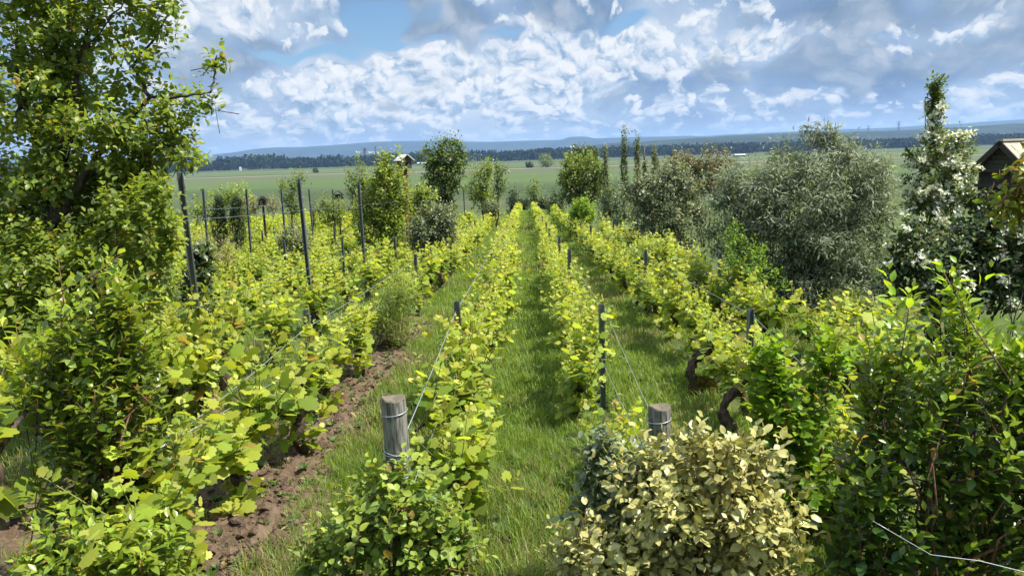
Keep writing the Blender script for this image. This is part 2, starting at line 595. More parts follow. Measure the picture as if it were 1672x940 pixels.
crops = T.mix(T.m('MULTIPLY', T.step(T.noise(T.v('MULTIPLY', gp, (0.4, 1, 1)), 0.02, 4, 0.6), 0.42, 0.64), 0.45), crops, (0.115, 0.135, 0.055))
tram = T.step(T.m('ABSOLUTE', T.m('SUBTRACT', T.m('FRACT', T.m('MULTIPLY', T.m('ADD', gx, T.m('MULTIPLY', gy, 0.35)), 0.036)), 0.5)), 0.03, 0.01)
crops = T.mix(T.m('MULTIPLY', tram, 0.25), crops, (0.12, 0.11, 0.06))
streak = T.noise(T.v('MULTIPLY', gp, (0.10, 1, 1)), 0.16, 4, 0.65)
crops = T.mix(T.m('MULTIPLY', T.step(streak, 0.45, 0.66), 0.4), crops, (0.055, 0.085, 0.024))
crops = T.mix(T.m('MULTIPLY', nB, 0.25), crops, (0.045, 0.07, 0.018))
crops = T.mix(1.0, crops, (0.78, 0.76, 0.74, 1), 'MULTIPLY')
gcol = T.mix(T.step(gy, 78.0, 100.0), turf, crops)
hgt = T.m('ADD', nB, T.m('MULTIPLY', nC, 0.5))
out(T, bsdf(T, gcol, 0.95, 0.15, normal=bump(T, hgt, 0.8, 0.03)))

ground = sheet('ground', axis(-9000, 9000, -9, 9, 0.14), axis(-60, 9500, 1.5, 32, 0.14), land_z, m_ground)

# tilled brown soil between the first two rows left of the path
m_soil, T = new_mat('tilled_soil')
sp = T.n('ShaderNodeNewGeometry').outputs['Position']
s1 = T.noise(sp, 9.0, 6, 0.65); s2 = T.noise(sp, 60.0, 4, 0.65)
scol = T.mix(T.step(s1, 0.3, 0.7), (0.075, 0.050, 0.032), (0.150, 0.104, 0.068))
scol = T.mix(T.step(s2, 0.58, 0.72), scol, (0.22, 0.165, 0.11))
out(T, bsdf(T, scol, 0.96, 0.12, normal=bump(T, T.m('ADD', s1, s2), 0.9, 0.02)))


def soil_z(x, y, x0, x1, y0, y1):
    e = np.minimum.reduce([(x - x0) / 0.22, (x1 - x) / 0.22, (y - y0) / 0.4, (y1 - y) / 0.8])
    e = np.clip(e + 1.7 * (n2(x, y, 3.0, 3, 12) - 0.5), 0, 1)
    clod = np.abs(n2(x, y, 7.0, 2, 21) - 0.5) * 0.17 + np.abs(n2(x, y, 17.0, 2, 22) - 0.5) * 0.10 + 0.02 * n2(x, y, 40., 2, 23)
    return zg(x, y) + near_bumps(x, y) - 0.05 + e * (0.062 + clod)


for x0, x1, y0, y1 in ((-2.6, -1.30, 2.2, 12.5), (-3.9, -2.75, 3.0, 8.0)):
    sheet('soil', np.arange(x0, x1, 0.024), np.arange(y0, y1, 0.03), lambda x, y: soil_z(x, y, x0, x1, y0, y1), m_soil)

# loose clods lying on it
b = MB()
ico = A((0, 0, 1), (.9, 0, .3), (.28, .85, .3), (-.72, .53, .3), (-.72, -.53, .3), (.28, -.85, .3), (.72, .53, -.4), (-.28, .85, -.4), (-.9, 0, -.4), (-.28, -.85, -.4), (.72, -.53, -.4), (0, 0, -.9))
icf = [(0, 1, 2), (0, 2, 3), (0, 3, 4), (0, 4, 5), (0, 5, 1), (1, 6, 2), (2, 7, 3), (3, 8, 4), (4, 9, 5), (5, 10, 1), (6, 7, 2), (7, 8, 3), (8, 9, 4), (9, 10, 5), (10, 6, 1)]
n = 4500
cx = RNG.uniform(-2.4, -1.45, n); cyy = 2.6 + 9.2 * RNG.random(n) ** 1.3
cz = soil_z(cx, cyy, -2.6, -1.30, 2.2, 12.5)
sz = RNG.gamma(1.6, 0.0075, n).clip(0.004, 0.05)
V = np.array(ico)[None] * (1 + RNG.uniform(-.35, .35, (n, 12, 1))) * sz[:, None, None] * np.array([1, 1, .75])
V = V + np.stack([cx, cyy, cz + sz * .25], -1)[:, None]
b.add(V.reshape(-1, 3), (np.arange(n)[:, None] * 12 + np.array(icf).ravel()[None]).ravel(), [3] * (15 * n), smooth=False)
tag(b.build('soil_clods', m_soil), kind='stuff')

# ---------------------------------------------------------------- grass
m_grass = leaf_mat('grass_blades', (0.098, 0.172, 0.024), (0.245, 0.325, 0.054), trans=0.48, rough=0.5, var=0.6, gain=1.35, spec=0.3, sick=0)
m_straw = leaf_mat('dry_grass', (0.16, 0.13, 0.06), (0.28, 0.24, 0.12), trans=0.25, rough=0.7, var=0.6, spec=0.2)


def grass_zone(b, x0, x1, y0, y1, dens, h, w, seed, edge=0.0, thin=0.35, straw=0.0):
    r = np.random.default_rng(seed)
    n = int((x1 - x0) * (y1 - y0) * dens)
    x = r.uniform(x0, x1, n); y = r.uniform(y0, y1, n)
    tuft = n2(x, y, 2.6, 3, 31)
    fine = n2(x, y, 11.0, 2, 33)
    keep = (tuft * .6 + fine * .4 + r.uniform(-.14, .14, n)) > thin
    x, y, tuft, fine = x[keep], y[keep], tuft[keep], fine[keep]; n = len(x)
    if n == 0: return
    hh = h * (0.45 + 1.2 * np.clip(tuft * .6 + fine * .4 - .2, 0, 1)) * r.uniform(.55, 1.25, n)
    if edge:
        q = np.minimum(x - x0, x1 - x) / ((x1 - x0) / 2)
        hh *= 1 + edge * (1 - q) ** 2
    a = r.uniform(0, 2 * math.pi, n); ln = r.uniform(.1, .75, n)
    d = np.stack([np.cos(a), np.sin(a)], -1)
    z = zg(x, y) + near_bumps(x, y) - .012
    p0 = np.stack([x, y, z], -1)
    mid = p0 + np.stack([d[:, 0] * hh * ln * .35, d[:, 1] * hh * ln * .35, hh * .62], -1)
    tip = p0 + np.stack([d[:, 0] * hh * ln, d[:, 1] * hh * ln, hh * (1 - .28 * ln)], -1)
    s = np.stack([-d[:, 1], d[:, 0], np.zeros(n)], -1) * (w * r.uniform(.6, 1.3, n))[:, None] * .5
    V = np.stack([p0 - s, p0 + s, mid + s * .8, mid - s * .8, tip], 1)
    tin = np.clip(.25 + .75 * (fine - .3) + r.uniform(-.2, .3, n), 0, 1)
    mi = 0
    L = (np.arange(n)[:, None] * 5 + np.array([0, 1, 2, 3, 3, 2, 4])[None]).ravel()
    st = r.random(n) < straw * .6 + .38 * np.clip((n2(x, y, .8, 2, 77) - .56) * 7, 0, 1)
    for k, sel in ((0, ~st), (1, st)):
        m_ = sel.sum()
        if m_ == 0: continue
        L = (np.arange(m_)[:, None] * 5 + np.array([0, 1, 2, 3, 3, 2, 4])[None]).ravel()
        b.add(V[sel].reshape(-1, 3), L, np.tile([4, 3], m_), tint=np.repeat(tin[sel], 5), mat=k)


b = MB()
zones = [(-.62, .60, 1.0, .6, .30), (.72, 1.85, 1.0, .2, .34), (2.05, 2.85, .8, .2, .36), (-1.62, -.72, 1.2, .15, .36), (3.1, 4.6, .7, 0, .38)]
bands = [(2.6, 6.0, 5200, .0048, .150), (6.0, 10.0, 3300, .0068, .145), (10.0, 18.0, 1500, .011, .14), (18.0, 34.0, 560, .02, .14), (34.0, 78.0, 190, .042, .14)]
sd_ = 100
for x0, x1, k, e, th in zones:
    for y0, y1, dn, w, h in bands:
        sd_ += 1
        if x0 > 3 and y0 > 20: continue
        grass_zone(b, x0, x1, y0, y1, dn, h * k, w, sd_, e, th, .035)
for y0, y1, dn, w, h in bands[2:]:
    sd_ += 1
    grass_zone(b, -1.9, -1.25, max(y0, 11.0), y1, dn, h, w, sd_, 0, .36, .03)
# thin weeds under and between the rows further left
for x0, x1 in ((-3.2, -2.1), (-4.6, -3.4), (-5.9, -4.7), (-12, -6)):
    for y0, y1, dn, w, h in bands[:4]:
        sd_ += 1
        grass_zone(b, x0, x1, max(y0, 3.0), min(y1, 30), dn * (.35 if x0 > -6 else .12), h * 1.1, w * 1.2, sd_, 0, .46, .08)
for y0, y1, dn, w, h in bands[:3]:
    sd_ += 1
    grass_zone(b, -2.4, -1.3, y0, min(y1, 12), dn * .34, h * .75, w * 1.2, sd_, 0, .46, .25)
grass = b.build('grass', [m_grass, m_straw])
tag(grass, kind='stuff')

# broad-leaved weeds and dandelions along the path's edges
m_weed = leaf_mat('weed_leaf', (0.04, 0.085, 0.015), (0.11, 0.17, 0.03), trans=.35, var=.6)
b = MB()
r = np.random.default_rng(5)
n = 900
wx = np.concatenate([r.normal(-.62, .12, n // 3), r.normal(.62, .14, n // 3), r.uniform(-1.3, 2.9, n - 2 * (n // 3))])
wy = 3 + 15 * r.random(n) ** 1.5
k = 7
ang = r.uniform(0, 6.28, (n, 1)) + np.arange(k)[None] * 0.9 + r.uniform(-.3, .3, (n, k))
D = np.stack([np.cos(ang), np.sin(ang), r.uniform(.25, 1.0, (n, k))], -1).reshape(-1, 3)
P = np.repeat(np.stack([wx, wy, zg(wx, wy) + near_bumps(wx, wy)], -1), k, 0)
b.leaves(P, D, np.tile(A(0, 0, 1), (n * k, 1)) + r.normal(0, .2, (n * k, 3)), np.repeat(r.uniform(.05, .14, n), k), r.random(n * k), OVATE)
n = 260
wx, wy = r.uniform(-2.35, -1.35, n), 2.8 + 9 * r.random(n)
ang = r.uniform(0, 6.28, (n, 1)) + np.arange(k)[None] * 0.9
D = np.stack([np.cos(ang), np.sin(ang), r.uniform(.3, 1.2, (n, k))], -1).reshape(-1, 3)
P = np.repeat(np.stack([wx, wy, soil_z(wx, wy, -2.6, -1.30, 2.2, 12.5)], -1), k, 0)
b.leaves(P, D, np.tile(A(0, 0, 1), (n * k, 1)) + r.normal(0, .2, (n * k, 3)), np.repeat(r.uniform(.02, .07, n), k), r.random(n * k), OVATE)
tag(b.build('weeds', m_weed), kind='stuff')
# dead leaves, straw and clippings lying on the soil and in the path
b = MB(); n = 1500
wx = np.concatenate([r.uniform(-2.45, -1.25, n // 2), r.uniform(-.6, 1.9, n - n // 2)]); wy = 2.8 + 12 * r.random(n) ** 1.3
wz = np.where(wx < -1.0, soil_z(wx, wy, -2.6, -1.30, 2.2, 12.5) + .006, zg(wx, wy) + near_bumps(wx, wy) + r.uniform(.01, .06, n))
a_ = r.uniform(0, 6.28, n)
b.leaves(np.stack([wx, wy, wz], -1), np.stack([np.cos(a_), np.sin(a_), r.normal(0, .15, n)], -1), A(0, 0, 1) + r.normal(0, .25, (n, 3)), r.uniform(.03, .13, n), r.random(n), LANCE)
tag(b.build('leaf_litter', m_straw), kind='stuff')

# ---------------------------------------------------------------- hills, woods, haze
m_hill, T = new_mat('wooded_hillside')
hp_ = T.n('ShaderNodeNewGeometry').outputs['Position']
out(T, bsdf(T, T.mix(T.step(T.noise(hp_, 0.012, 5, 0.6), 0.4, 0.62), (0.016, 0.024, 0.014), (0.028, 0.038, 0.022)), 0.95, 0.1))


def hill_ridge(name, prof, Y, depth, seed, rough):
    """PROF: (photo px, metres above the camera's level) of the crest"""
    xs = np.linspace(-1.05 * Y, 1.05 * Y, 420)
    px = np.array([proj((x, Y, 2.0))[0] if abs(x) < Y * 1.0 else (-9999 if x < 0 else 9999) for x in xs])
    hz = np.interp(px, [p for p, _ in prof], [h for _, h in prof]) + 2.1
    hz = hz + rough * (n2(xs, xs * 0, 0.011 * 3000 / Y, 4, seed) - .5)
    ts = np.array([0, .06, .16, .3, .5, .7, .85, 1.0]); sh = np.array([0, .42, .74, .9, 1.0, .93, .6, 0])
    V = []
    for t, s in zip(ts, sh):
        V.append(np.stack([xs, np.full_like(xs, Y - depth / 2 + depth * t), PLAIN - 2 + (hz - PLAIN + 2) * s + (rough * .8 * (n2(xs, xs * 0 + t * 900, 0.008 * 3000 / Y, 3, seed + 3) - .5) if 0 < s < .95 else 0)], -1))
    V = np.array(V).reshape(-1, 3); nx = len(xs)
    j, i = np.meshgrid(np.arange(len(ts) - 1), np.arange(nx - 1), indexing='ij'); q = (j * nx + i).ravel()
    b = MB(); b.add(V, np.stack([q, q + 1, q + nx + 1, q + nx], -1).ravel(), [4] * len(q))
    tag(b.build(name, m_hill), kind='structure')


# metres at 6 km and 2.6 km: one photo pixel is about 5 m and 2.15 m there
hill_ridge('far_hills', [(-400, 50), (0, 60), (340, 62), (400, 78), (440, 104), (500, 104), (560, 112), (610, 124), (680, 120), (735, 106), (800, 92), (870, 92), (918, 92), (930, 112), (956, 112), (968, 96), (1050, 92),
                         (1150, 84), (1250, 92), (1400, 96), (1500, 104), (1672, 128), (2000, 150)], 6000, 1600, 4, 9)
hill_ridge('near_hills', [(-400, -10), (700, -8), (860, 4), (940, 12), (1000, 21), (1060, 24), (1110, 27), (1160, 31), (1250, 34), (1300, 36), (1400, 33), (1500, 34), (1672, 42), (2000, 50)], 2600, 700, 8, 7)

m_wood = leaf_mat('woodland', (0.010, 0.018, 0.007), (0.024, 0.038, 0.014), trans=.12, rough=.9, var=.9, spec=.1, sick=0)
b = MB(); r = np.random.default_rng(11)
cl = []
for k in range(1500):
    px = r.uniform(-150, 1500) if k < 1050 else r.uniform(860, 1800)
    Y = r.uniform(1180, 1420) if px < 760 else r.uniform(1250, 1600)
    x = at(px, 255, Y)[0]
    hgt = (11 + 9 * vnoise(A((px * .012, 3, 0)))[0] + r.uniform(-3, 4)) * (1.0 if px < 560 else .82)
    cl.append((x, Y, hgt, r.uniform(6, 12)))
cl = np.array(cl); n = len(cl); k = 54
u = unit(r.normal(0, 1, (n, k, 3)))
P = np.stack([cl[:, 0], cl[:, 1], PLAIN + cl[:, 2] * .56], -1)[:, None] + u * np.stack([cl[:, 3], cl[:, 3], cl[:, 2] * .48], -1)[:, None]
P = P.reshape(-1, 3)
b.leaves(P, r.normal(0, 1, P.shape), u.reshape(-1, 3) + r.normal(0, .5, P.shape), r.uniform(3.5, 6.5, len(P)), r.random(len(P)), DIAM)
tag(b.build('woods', m_wood), kind='stuff')

hz_m = bpy.data.materials.new('haze_air'); hz_m.use_nodes = True
T = NT(hz_m.node_tree); T.t.nodes.clear()
pv = T.n('ShaderNodeVolumePrincipled')
pv.inputs['Color'].default_value = (0.36, 0.60, 1.0, 1)
pv.inputs['Density'].default_value = HAZE
pv.inputs['Anisotropy'].default_value = 0.1
T.l.new(pv.outputs[0], T.n('ShaderNodeOutputMaterial').inputs['Volume'])
b = MB(); b.box((0, 4650, 65), (20000, 9700 + 100, 160))
hz = b.build('haze', hz_m); tag(hz, kind='stuff')
# ---------------------------------------------------------------- plant building
def empty(name, loc, label=None, cat=None, group=None, rz=0.0):
    o = bpy.data.objects.new(name, None)
    o.empty_display_size = 0.2
    COL.objects.link(o)
    o.location = loc; o.rotation_euler = (0, 0, rz)
    return tag(o, label, cat, group)


GOLD = 2.39996


def shoot_leaves(b, P0, D, L, n, size, tmpl, r, tint0=.2, tint1=.9, mat=0, droop=.1, spread=.85, face=.6, petiole=.35, t0=.12, bend=.25, jit=.25, szvar=.38, taper=.35):
    """leaves in a spiral along M shoots starting at P0 (M,3), heading D, of length L"""
    M_ = len(P0); D = unit(D); L = np.broadcast_to(L, (M_,)); size = np.broadcast_to(size, (M_,))
    t = t0 + (1 - t0) * (np.arange(n) + .5) / n
    up = A(0, 0, 1.)
    pos = P0[:, None] + D[:, None] * (L[:, None] * t)[..., None] + up * (bend * L[:, None] * (t ** 2))[..., None] * .5
    ax = unit(D[:, None] + up * bend * t[None, :, None])
    ref = unit(np.cross(ax, A(.37, .61, .70) + 0 * ax)); ref2 = np.cross(ax, ref)
    a = np.arange(n)[None] * GOLD + r.uniform(0, 6.28, (M_, 1)) + r.uniform(-.4, .4, (M_, n))
    rad = ref * np.cos(a)[..., None] + ref2 * np.sin(a)[..., None]
    ld = unit(rad * spread + ax * (.25 + .9 * t[None, :, None] ** 2) - up * droop + r.normal(0, jit, (M_, n, 3)))
    nn = ax * .7 + up * face + r.normal(0, jit, (M_, n, 3))
    S = size[:, None] * (1 - taper * t[None] ** 2) * r.uniform(1 - szvar, 1 + szvar, (M_, n))
    P = pos + rad * (S * petiole * .5)[..., None]
    tint0 = np.reshape(tint0, (-1, 1)); tint1 = np.reshape(tint1, (-1, 1))
    tin = np.clip(tint0 + (tint1 - tint0) * t[None] ** 1.5 + r.normal(0, .08, (M_, n)), 0, 1)
    b.leaves(P.reshape(-1, 3), ld.reshape(-1, 3), nn.reshape(-1, 3), S.ravel(), tin.ravel(), tmpl, mat=mat)
    return pos


def lobes_sample(lobes, n, r, shell=.55, lump=.45, seed=0, zmin=.04):
    """points biased to the lumpy surface of a union of ellipsoids, with outward directions"""
    lb = np.array(lobes, float)
    w = lb[:, 3] * lb[:, 4] * lb[:, 5]; w = w ** .75; w = w / w.sum()
    k = r.choice(len(lb), n, p=w)
    u = unit(r.normal(0, 1, (n, 3)))
    s = shell + (1 - shell) * r.random(n) ** .7
    s = s * (1 - lump * .5 + lump * vnoise(u * 1.9 + k[:, None] * 7.7 + seed, seed + 1) * 1.3 + lump * .4 * (vnoise(u * 5 + k[:, None] * 3.1, seed + 2) - .5))
    P = lb[k, :3] + u * s[:, None] * lb[k, 3:6]
    ok = P[:, 2] > zmin
    return P[ok], unit(u / lb[k, 3:6])[ok], s[ok]


def limb(b, p0, p1, r0, r1, r, sides=5, wob=.08, k=6, sag=0.0, mat=0):
    t = np.linspace(0, 1, k)[:, None]
    L = np.linalg.norm(np.subtract(p1, p0))
    pts = np.asarray(p0) * (1 - t) + np.asarray(p1) * t
    pts[1:-1] += r.normal(0, wob * L / 3, (k - 2, 3))
    pts[:, 2] += (sag * L * np.sin(t * math.pi))[:, 0]
    b.tube(pts, r0 + (r1 - r0) * t[:, 0], sides, mat=mat, lump=.15)
    return pts


def billow(lobes, n, seed, core=.78, size=(.24, .42)):
    """break a few big ellipsoids into a core and many smaller leafy masses on its surface"""
    r = np.random.default_rng(seed)
    lb = np.array(lobes, float)
    w = (lb[:, 3] * lb[:, 4] * lb[:, 5]) ** .7
    k = r.choice(len(lb), n, p=w / w.sum())
    u = unit(r.normal(0, 1, (n, 3)))
    u[:, 2] = np.where(u[:, 2] < -.8, -u[:, 2], u[:, 2])
    f = r.uniform(size[0], size[1], n)
    c = lb[k, :3] + u * lb[k, 3:6] * (1 - f * .75)[:, None]
    rad = lb[k, 3:6] * f[:, None]
    rad = (rad + rad.mean(1, keepdims=True)) / 2
    inner = [tuple(q[:3]) + tuple(q[3:] * core) for q in lb]
    return inner + [tuple(a_) + tuple(b_) for a_, b_ in zip(c, rad)]


def plant(name, label, cat, base, lobes, clumps, n, size, tmpl, mat, stem_mat, seed, group=None, up=.5, L=.3, tint=(.15, .85), stems=7, stem_r=.012,
          trunk=None, shell=.5, lump=.5, part='foliage', stem_part='stems', flowers=None, face=.6, droop=.1, bend=.25, spread=.85, exposed=.4, petiole=.35, twigs=0, jit=.25, puffs=0):
    """bush or tree standing at BASE: leafy shoots through a lumpy crown, stems from the ground up into it"""
    r = np.random.default_rng(seed)
    o = empty(name, base, label, cat, group)
    if puffs: lobes = billow(lobes, puffs, seed + 5)
    P, U, s = lobes_sample(lobes, clumps, r, shell, lump, seed)
    D = unit(U * (1 - up) + A(0, 0, 1) * up + r.normal(0, .28, P.shape))
    Ls = L * r.uniform(.55, 1.35, len(P))
    P0 = P - D * (Ls * .7)[:, None]
    P0[:, 2] = np.maximum(P0[:, 2], .02)
    b = MB()
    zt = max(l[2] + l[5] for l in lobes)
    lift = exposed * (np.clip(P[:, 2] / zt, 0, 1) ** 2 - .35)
    # two passes: inner shoots older, outer ones younger
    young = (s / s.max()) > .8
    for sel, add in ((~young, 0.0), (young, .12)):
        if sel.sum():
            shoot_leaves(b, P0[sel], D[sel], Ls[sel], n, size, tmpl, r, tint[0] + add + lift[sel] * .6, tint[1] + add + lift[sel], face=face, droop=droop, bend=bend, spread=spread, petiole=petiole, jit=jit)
    b.build(part, mat, o)
    sb = MB()
    tops = P0[r.choice(len(P0), min(len(P0), stems), replace=False)]
    if trunk:
        th, tr = trunk
        lean = np.mean([l[:2] for l in lobes], axis=0)
        tp = A(lean[0] * .5, lean[1] * .5, th)
        limb(sb, A(0, 0, -.1), tp, tr, tr * .7, r, 8, .06)
        for q in tops:
            limb(sb, tp - A(0, 0, th * .25 * r.random()), q, tr * .5, .006, r, 5, .12)
    else:
        for q in tops:
            b0 = A(r.normal(0, .05), r.normal(0, .05), -.05) + A(q[0] * .25, q[1] * .25, 0) * r.random()
            limb(sb, b0, q, stem_r * r.uniform(.7, 1.3), stem_r * .3, r, 5, .1, sag=.04)
    if twigs:
        for q in r.choice(len(P0), min(twigs, len(P0)), replace=False):
            sb.tube(np.stack([P0[q] - D[q] * .1, P0[q] + D[q] * Ls[q] * .5, P0[q] + D[q] * Ls[q] + A(0, 0, .1 * Ls[q])]), [.0035, .003, .0015], 4)
    sb.build('trunk' if trunk else stem_part, stem_mat, o)
    if flowers:
        fm, cnt, fs, per, fsel = flowers
        fb = MB()
        idx = np.flatnonzero(fsel(P, U))
        idx = r.choice(idx, min(cnt, len(idx)), replace=False)
        tip = P0[idx] + D[idx] * Ls[idx][:, None]
        c = np.repeat(tip, per, 0) + r.normal(0, fs * 1.1, (len(idx) * per, 3))
        ax = unit(np.repeat(U[idx], per, 0) + A(0, 0, .3) + r.normal(0, .5, c.shape))
        ref = unit(np.cross(ax, A(.3, .5, .8) + 0 * ax)); ref2 = np.cross(ax, ref)
        for q in range(4):
            a_ = q * math.pi / 2
            fb.leaves(c, ref * math.cos(a_) + ref2 * math.sin(a_) + ax * .35, ax, fs * r.uniform(.8, 1.2, len(c)), r.random(len(c)), BROAD)
        fb.build('blossoms', fm, o)
    return o


def gbase(px, Y):
    """ground point in the column of a photo pixel at distance Y"""
    py = 500.0
    for _ in range(4):
        x = at(px, py, Y)[0]
        z = float(zg(x, Y))
        py = proj((x, Y, z))[1]
    return A(x, Y, z)


def top_h(px, py, Y):
    b_ = gbase(px, Y)
    return at(px, py, Y)[2] - b_[2]


def pxm(Y):
    return Y / F          # metres per photo pixel at distance Y


# leaf and bark materials
m_vine = leaf_mat('vine_leaf', (0.13, 0.205, 0.018), (0.40, 0.44, 0.050), trans=.52, rough=.5, var=.5, gain=1.45, spec=.3)
m_vine_tip = leaf_mat('vine_tip_leaf', (0.26, 0.32, 0.04), (0.42, 0.43, 0.09), trans=.45, rough=.5, var=.7, gain=1.3, spec=.25)
m_cane = bark_mat('vine_cane', (0.12, 0.14, 0.04), (0.20, 0.20, 0.06), 60)
m_vbark = bark_mat('vine_bark', (0.028, 0.019, 0.013), (0.10, 0.07, 0.048), 34)
m_bark = bark_mat('grey_bark', (0.05, 0.042, 0.034), (0.17, 0.15, 0.125), 22)
m_dbark = bark_mat('dark_bark', (0.022, 0.018, 0.014), (0.075, 0.062, 0.05), 24)
m_twig = bark_mat('red_twig', (0.085, 0.035, 0.022), (0.20, 0.10, 0.06), 50)
m_moss = bark_mat('mossy_bark', (0.03, 0.022, 0.015), (0.09, 0.065, 0.04), 34, moss=(0.10, 0.105, 0.02))
m_plum = leaf_mat('plum_leaf', (0.095, 0.152, 0.022), (0.245, 0.305, 0.046), trans=.52, rough=.42, var=.5, gain=1.5, spec=.5)
m_laurel = leaf_mat('laurel_leaf', (0.058, 0.100, 0.013), (0.25, 0.32, 0.030), trans=.42, rough=.33, var=.35, gain=1.5, spec=.5)
m_laurel_b = leaf_mat('glossy_shrub_leaf', (0.038, 0.080, 0.011), (0.27, 0.375, 0.024), trans=.42, rough=.34, var=.3, gain=1.5, spec=.5)
m_rose = leaf_mat('rose_leaf', (0.065, 0.13, 0.018), (0.26, 0.32, 0.04), trans=.38, rough=.45, var=.5, gain=1.3, spec=.4)
m_elae = leaf_mat('variegated_leaf', (0.105, 0.135, 0.036), (0.40, 0.365, 0.105), trans=.30, rough=.4, var=1.1, spec=.5, gain=1.1, edge=((0.40, 0.37, 0.125), .78), under=(0.22, 0.235, 0.11))
m_elae_shade = leaf_mat('painted_shade_leaf', (0.07, 0.10, 0.042), (0.15, 0.185, 0.08), trans=.2, rough=.36, var=.5, spec=.5, under=(0.13, 0.155, 0.085))  # shaded variegated leaves, their shade put into the leaf colour
m_silver = leaf_mat('silver_leaf', (0.085, 0.115, 0.058), (0.275, 0.305, 0.19), trans=.30, rough=.55, var=.5, gain=1.2, spec=.25, under=(0.22, 0.25, 0.17), sick=0)
m_grey = leaf_mat('grey_green_leaf', (0.058, 0.078, 0.034), (0.20, 0.225, 0.105), trans=.28, rough=.5, var=.5, spec=.4)
m_dark = leaf_mat('dark_leaf', (0.026, 0.050, 0.016), (0.095, 0.135, 0.034), trans=.25, rough=.38, var=.5, spec=.5)
m_mid = leaf_mat('mid_leaf', (0.070, 0.115, 0.018), (0.19, 0.245, 0.036), trans=.36, rough=.5, var=.5, gain=1.3)
m_light = leaf_mat('light_leaf', (0.13, 0.19, 0.026), (0.30, 0.35, 0.055), trans=.40, rough=.5, var=.5, gain=1.35)
m_lime = leaf_mat('lime_leaf', (0.09, 0.175, 0.010), (0.22, 0.33, 0.018), trans=.45, rough=.5, var=.5, gain=1.4)
m_brownish = leaf_mat('bronze_leaf', (0.10, 0.085, 0.045), (0.24, 0.235, 0.10), trans=.3, rough=.5, var=.8)
m_conif = leaf_mat('conifer_leaf', (0.018, 0.036, 0.010), (0.045, 0.075, 0.016), trans=.15, rough=.6, var=.5)
m_creeper = leaf_mat('creeper_leaf', (0.17, 0.085, 0.03), (0.20, 0.26, 0.025), trans=.4, rough=.4, var=1.1, gain=1.3)
m_petal = leaf_mat('white_petal', (0.66, 0.66, 0.50), (0.80, 0.79, 0.68), trans=.3, rough=.6, var=.6, gain=1.0, warm=1.0, spec=.2, sick=0)
m_pole = leaf_mat('poplar_leaf', (0.07, 0.10, 0.03), (0.17, 0.20, 0.07), trans=.3, rough=.45, var=.6)

# ---------------------------------------------------------------- grapevines
ROWS = [  # name, X, first vine, last vine
    ('first row left of the path', -0.67, 4.15, 72), ('first row right of the path', 0.68, 7.1, 72),
    ('second row left of the path', -2.0, 3.55, 50), ('second row right of the path', 1.92, 4.1, 52),
    ('third row left of the path', -3.33, 4.3, 44), ('third row right of the path', 2.95, 5.6, 30),
    ('fourth row left of the path', -4.67, 7.0, 40), ('fifth row left of the path', -6.0, 8.5, 56),
    ('sixth row left of the path', -7.6, 11.0, 60), ('seventh row left of the path', -9.0, 13.0, 60),
    ('eighth row left of the path', -10.4, 15.5, 60), ('ninth row left of the path', -11.9, 18.0, 60),
    ('tenth row left of the path', -13.4, 24.0, 60), ('eleventh row left of the path', -14.9, 28.0, 60), ('twelfth row left of the path', -16.4, 32.0, 60), ('thirteenth row left of the path', -18.0, 36.0, 60)]
ORD = ['first', 'second', 'third', 'fourth', 'fifth', 'sixth', 'seventh', 'eighth', 'ninth', 'tenth', 'eleventh', 'twelfth', 'thirteenth', 'fourteenth', 'fifteenth', 'sixteenth', 'seventeenth', 'eighteenth']


